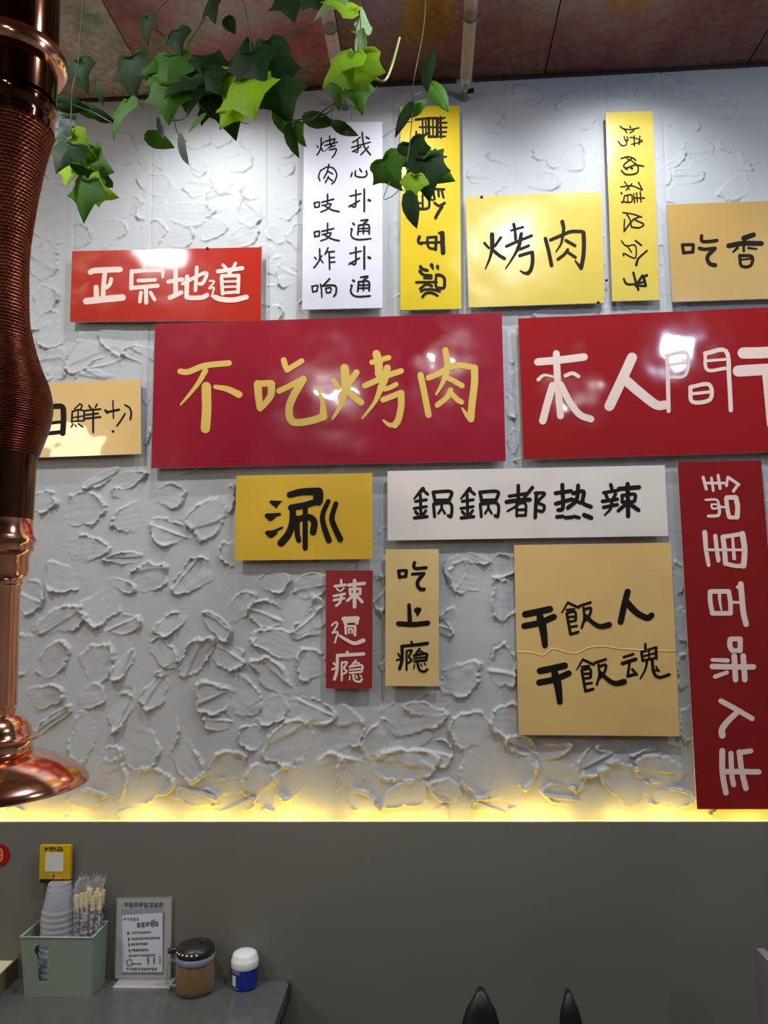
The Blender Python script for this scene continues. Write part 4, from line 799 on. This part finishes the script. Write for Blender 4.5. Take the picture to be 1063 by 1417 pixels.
def postchair():
    Y = -0.42; a_ = hit(668, 1389, Y); b_ = hit(793, 1392, Y); cx_ = (a_.x+b_.x)/2
    r = empty('dining_chair', (cx_, Y, 0), 'black chair whose two curved back tips show at the bottom edge, right of the table', 'chair')
    for p_, w_, tw in ((a_, .036, -.010), (b_, .022, .006)):
        x_ = p_.x-cx_; vs, fs = [], []; n_ = 14
        for i in range(n_+1):
            t_ = i/n_; z_ = .45+(p_.z-.45)*t_; w = w_*(1-max(0, (t_-.80)/.20)**2.2*.85)+.002; xo = x_+(1-t_)*tw*2
            for q_ in range(12):
                an = 2*math.pi*q_/12; vs.append((xo+w*math.cos(an), .012*math.sin(an)+.05*(t_*t_), z_))
        for i in range(n_):
            for q_ in range(12): fs.append((i*12+q_, i*12+(q_+1) % 12, (i+1)*12+(q_+1) % 12, (i+1)*12+q_))
        fs.append(tuple(range(12))[::-1]); fs.append(tuple(n_*12+q_ for q_ in range(12)))
        meshobj('back_post', vs, fs, m_chair, r, True, world=False)
    hw = (b_.x-a_.x)/2
    bmobj('back_rail', box_bm(-hw+.02, hw-.005, .018, .034, a_.z-.20, a_.z-.13, .005), m_chair, r, True, world=False, sharp=60)
    bmobj('seat', box_bm(-.18, .18, -.38, .03, .43, .465, .014), m_chair, r, True, world=False, sharp=60)
    for lx in (-.15, .15):
        for ly in (-.34, .0): tube('leg', [(lx, ly, .432), (lx*1.1, ly*1.05, 0.0)], [.013, .009], m_chair, r, 10, world=False)
postchair()
chair(1068, 1322, -0.45, 'lilac-grey chair back showing at the lower right edge of the frame', m_chairp, .34)

# ================================================================== ACRYLIC TUBES AT THE CEILING
def acr(px, py, px2, py2, label, side):
    e = hit(px, py, 0.0); rr = 10*pxs(px, py, 0)*0.8
    t = empty('acrylic_tube', e, label, 'tube')
    y1_ = -0.55
    n = 32; vs, fs = [], []
    ys_ = [(-0.035, rr*.45), (-0.06, rr*.8), (-0.09, rr), (y1_, rr)]
    for Y, r in ys_:
        for i in range(n): a_ = 2*math.pi*i/n; vs.append((e.x+r*math.cos(a_), Y, e.z+r*math.sin(a_)))
    for j in range(len(ys_)-1):
        for i in range(n): fs.append((j*n+i, j*n+(i+1) % n, (j+1)*n+(i+1) % n, (j+1)*n+i))
    meshobj('tube', vs, fs, m_tubes, t, True)
    for Y in (-0.29,):
        vs, fs = lathe_data([(rr*.5, -.002), (rr*1.02, -.002), (rr*1.02, .002), (rr*.5, .002)], 32)
        meshobj('end_ring', [(e.x+a_, Y+c_2, e.z+b_) for a_, b_, c_2 in vs], fs, m_screw, t)
    tube('wall_peg', [(e.x, 0.002, e.z), (e.x, -.05, e.z)], [.008, .006], m_steel, t, 12)
    tube('clip', [(e.x, -.028, e.z), (e.x+side*.022, -.03, e.z+.002)], [.005, .006], m_screw, t, 10)
    # hanger to the ceiling
    tube('hanger', [(e.x, -.22, e.z+rr), (e.x, -.22, CZ-0.0005)], .002, m_steel, t, 8)
    return t
m_tubes = clearfilm('clear_tube', rgb(230, 215, 200), 0.04, 0.04)
acr(643, 137, 651, 8, 'clear acrylic tube running from the wall top under the ceiling, right of the ivy', 1)
acr(477, 150, 455, 0, 'clear acrylic tube under the ceiling, half covered by ivy leaves', -0.01)

# ================================================================== IVY
def leaf_mesh(kind, m):
    half = {0: [(0, -.04), (.16, -.14), (.34, -.14), (.46, -.04), (.44, .10), (.50, .24), (.60, .38), (.42, .44), (.28, .54), (.15, .76), (0, 1.0)],
            1: [(0, -.04), (.18, -.14), (.38, -.02), (.50, .22), (.34, .34), (.20, .52), (.12, .78), (0, 1.0)],
            2: [(0, 0), (.12, .06), (.20, .25), (.22, .45), (.16, .68), (.07, .88), (0, 1.0)]}[kind]
    mid = [(0, p[1]) for p in half]
    vs, fs = [], []
    def z(x, y): return -0.16*abs(x)**1.2+0.10*math.sin(y*2.6)+0.03*math.sin(9*x+4*y)
    for sgn in (1, -1):
        b = len(vs)
        ys_ = np.linspace(half[0][1], 1, 11)
        for (x, y) in half: vs.append((sgn*x, y, z(x, y)))
        c0 = len(vs)
        for (x, y) in half: yy = min(max(y, 0), 1); vs.append((sgn*x*.45, yy*0.97+y*.03, z(x*.45, yy)+.01))
        d0 = len(vs)
        for (x, y) in half: yy = min(max(y, 0), 1); vs.append((0, yy, z(0, yy)-.015))
        n = len(half)
        for i in range(n-1):
            for p_, q_ in ((b, c0), (c0, d0)):
                f = (p_+i, p_+i+1, q_+i+1, q_+i); fs.append(f if sgn > 0 else f[::-1])
    me = bpy.data.meshes.new('leaf'); me.from_pydata(vs, [], fs); me.materials.append(m); me.polygons.foreach_set('use_smooth', [True]*len(fs)); me.update(); return me
LM = {(k, c): leaf_mesh(k, LEAFM[c]) for k in range(3) for c in range(5)}
rl = random.Random(5)
VY = {}
def leaf(vine, px, py, size, ang, shade, kind=0, tilt=None, yv=None):
    """px,py = centre; ang = image direction of the tip in degrees (0 right, 90 down)"""
    Y = yv if yv is not None else VY.get(vine.name, -0.53)+rl.uniform(-.03, .03)
    s = size*1.27*pxs(px, py, Y); a_ = math.radians(ang)
    tipd = (hit(px+math.cos(a_), py+math.sin(a_), Y)-hit(px, py, Y)).normalized()
    c = hit(px, py, Y)-tipd*s*0.45
    nrm = Vector((0, -1, 0)); tl = math.radians(tilt if tilt is not None else rl.uniform(-35, 35))
    R_ = Matrix.Rotation(tl, 3, tipd); nrm = R_ @ nrm
    tip2 = (Matrix.Rotation(rl.uniform(-.35, .35), 3, nrm.cross(tipd)) @ tipd)
    xa = tip2.cross(nrm).normalized(); nrm = xa.cross(tip2)
    o = bpy.data.objects.new('leaf', LM[(kind, shade)]); COL.objects.link(o); o.parent = vine
    m4 = Matrix((xa*s, tip2*s, nrm*s)).transposed().to_4x4(); m4.translation = c
    o.matrix_world = m4; o.matrix_parent_inverse = Matrix.Identity(4)
    lm = pmat(vine).inverted() @ m4; l_, r_, s_2 = lm.decompose(); o.location = l_; o.rotation_euler = r_.to_euler(); o.scale = s_2
    return o
def stemto(vine, pts, r=0.0011, Y=None, m=None):
    Y = VY.get(vine.name, -0.53) if Y is None else Y
    P = smoothpath([hit(x, y, Y+(0.008*math.sin(i*1.7))) for i, (x, y) in enumerate(pts)], 6)
    tube('stem', P, r, m or m_stem, vine, 6)
GRP = None
v1 = empty('ivy_vine', hit(120, 5, -.54), 'ivy strand hanging beside the copper pipe, leaves clustered over the white wall', 'ivy')
for a_ in [(95, 145, 40, 10, 0, 2, 30), (122, 154, 36, 25, 1, 2, 40), (138, 161, 30, 30, 0, 2, 40), (168, 165, 46, 105, 1, 1, 35), (84, 178, 34, 100, 4, 1, 10), (100, 180, 40, 20, 4, 2, 20), (112, 184, 26, 30, 0, 2, 50),
          (90, 201, 44, 200, 1, 1, 30), (92, 222, 40, 110, 0, 0, 0), (113, 205, 36, 50, 2, 1, 35), (103, 243, 38, 100, 2, 0, 15), (140, 232, 46, 20, 1, 0, 20), (121, 250, 44, 200, 0, 1, 35), (115, 275, 44, 105, 1, 0, 15), (147, 265, 38, 15, 2, 1, 40),
          (112, 103, 36, 80, 0, 1, 10), (135, 126, 26, 90, 0, 2, 30), (74, 190, 22, 160, 4, 1, 0)]: leaf(v1, *a_)
stemto(v1, [(118, -25), (112, 40), (108, 90), (101, 120), (99, 150), (98, 195), (106, 215), (120, 236)])
stemto(v1, [(101, 145), (130, 156), (155, 170)]); stemto(v1, [(56, 234), (70, 250), (88, 255)], .0009, m=m_stemg); stemto(v1, [(120, 236), (110, 262), (118, 268)], .0009)
v2 = empty('ivy_vine', hit(290, 2, -.54), 'densest ivy clump at the top left, dark and yellow-green leaves under the ceiling', 'ivy')
for a_ in [(200, 40, 30, 100, 0, 1, 30), (178, 105, 46, 95, 0, 0, 20), (221, 196, 42, 25, 1, 2, 15), (228, 175, 34, 65, 4, 2, 40), (262, 205, 44, 55, 4, 2, 50), (234, 105, 50, 95, 1, 0, 10), (232, 142, 44, 90, 1, 0, 0),
          (268, 132, 54, 95, 0, 0, 10), (280, 93, 54, 200, 0, 0, 20), (248, 62, 36, 80, 0, 1, 20), (303, 18, 44, 70, 0, 1, 30), (322, 40, 36, 60, 0, 2, 10), (340, 72, 48, 270, 0, 1, 0), (340, 98, 42, 95, 0, 0, 10), (322, 122, 50, 80, 2, 0, 10),
          (350, 146, 66, 70, 2, 0, 10), (374, 112, 60, 80, 0, 0, 15), (390, 138, 52, 70, 0, 0, 5), (312, 148, 60, 80, 0, 0, 10), (318, 164, 34, 120, 2, 0, 10), (386, 165, 34, 70, 1, 2, 20), (402, 192, 40, 75, 0, 2, 40), (412, 188, 26, 60, 1, 1, 30),
          (272, 165, 28, 150, 1, 2, 30), (300, 190, 0.1, 0, 1, 2, 0), (406, 8, 48, 80, 0, 0, 15), (372, 84, 48, 85, 0, 1, 15), (250, 112, 44, 100, 0, 0, 20), (226, 112, 40, 150, 1, 0, 10), (296, 118, 40, 60, 0, 0, 0), (360, 100, 50, 60, 0, 0, 10), (305, 92, 46, 250, 0, 1, 20), (250, 128, 40, 120, 0, 0, 20), (335, 128, 50, 130, 0, 0, 15), (362, 132, 46, 100, 0, 1, 10), (288, 140, 46, 120, 0, 0, 15), (214, 96, 34, 150, 1, 1, 10)]:
    if a_[2] > 1: leaf(v2, *a_)
stemto(v2, [(300, -25), (285, 20), (262, 60), (250, 95), (262, 130), (290, 160)], .0013); stemto(v2, [(260, -25), (215, 20), (225, 50), (245, 60)]); stemto(v2, [(200, 30), (222, 46), (238, 52)], .0008)
stemto(v2, [(330, -25), (345, 40), (350, 100), (372, 130), (384, 155), (405, 166), (440, 160), (462, 152)], .0013); stemto(v2, [(185, 132), (205, 155), (225, 165), (250, 166), (262, 158)], .0009)
stemto(v2, [(240, 160), (246, 185), (258, 196)], .0009); stemto(v2, [(288, 148), (300, 160), (345, 172)], .0008); stemto(v2, [(386, 160), (398, 172), (412, 178)], .0009)
v3 = empty('ivy_vine', hit(480, 2, -.54), 'ivy strand with a pale tendril, in front of the half covered tube', 'ivy'); VY[v3.name] = -0.66
for a_ in [(452, 4, 40, 150, 3, 1, 25), (470, 10, 40, 190, 2, 1, 30), (500, 30, 26, 250, 3, 1, 40), (495, 42, 16, 200, 3, 1, 20), (498, 62, 44, 95, 3, 2, 40), (470, 98, 54, 125, 2, 1, 30), (490, 108, 58, 95, 2, 0, 15), (498, 138, 38, 80, 1, 1, 0),
          (465, 128, 34, 90, 1, 1, 20), (440, 166, 40, 10, 0, 2, 35), (474, 178, 34, 30, 0, 2, 50), (440, 2, 36, 60, 0, 0, 20), (504, 90, 34, 95, 1, 2, 20)]: leaf(v3, *a_)
stemto(v3, [(497, -25), (498, 20), (500, 50), (494, 75), (498, 100), (486, 135)], .0012); stemto(v3, [(491, 90), (502, 96), (518, 108), (532, 112), (542, 92), (553, 52)], .0021, m=m_tendril); stemto(v3, [(504, 40), (508, 80), (514, 100)], .0011)
stemto(v3, [(466, 140), (445, 155), (425, 168), (396, 170)], .0012); stemto(v3, [(466, 142), (452, 158), (444, 162)], .0008); stemto(v3, [(462, 142), (460, 165), (482, 184)], .0008); stemto(v3, [(487, 130), (486, 165)], .0011, m=m_stemg)
v4 = empty('ivy_vine', hit(580, 2, -.54), 'thin ivy strand trailing down over the tall bright yellow board', 'ivy')
for a_ in [(557, 158, 42, 130, 0, 2, 30), (577, 150, 30, 320, 1, 2, 30), (606, 135, 46, 60, 1, 2, 0), (598, 100, 52, 85, 0, 2, 45), (570, 220, 40, 80, 0, 0, 30), (590, 246, 46, 85, 0, 0, 10), (604, 238, 42, 25, 1, 0, 20), (541, 240, 40, 60, 1, 0, 20),
          (571, 262, 34, 100, 2, 1, 10), (570, 288, 46, 75, 0, 2, 20)]: leaf(v4, *a_)
stemto(v4, [(590, -25), (586, 40), (572, 115), (571, 150), (568, 190), (562, 235)], .0010); stemto(v4, [(572, 133), (590, 124), (602, 118)], .0008); stemto(v4, [(572, 168), (556, 172), (530, 190)], .0008, m=m_stemg); stemto(v4, [(540, 250), (531, 275), (545, 270), (556, 258)], .0008, m=m_stemg)
stemto(v4, [(562, 235), (580, 230), (590, 225)], .0008); stemto(v4, [(556, 262), (566, 268), (572, 280)], .0008)
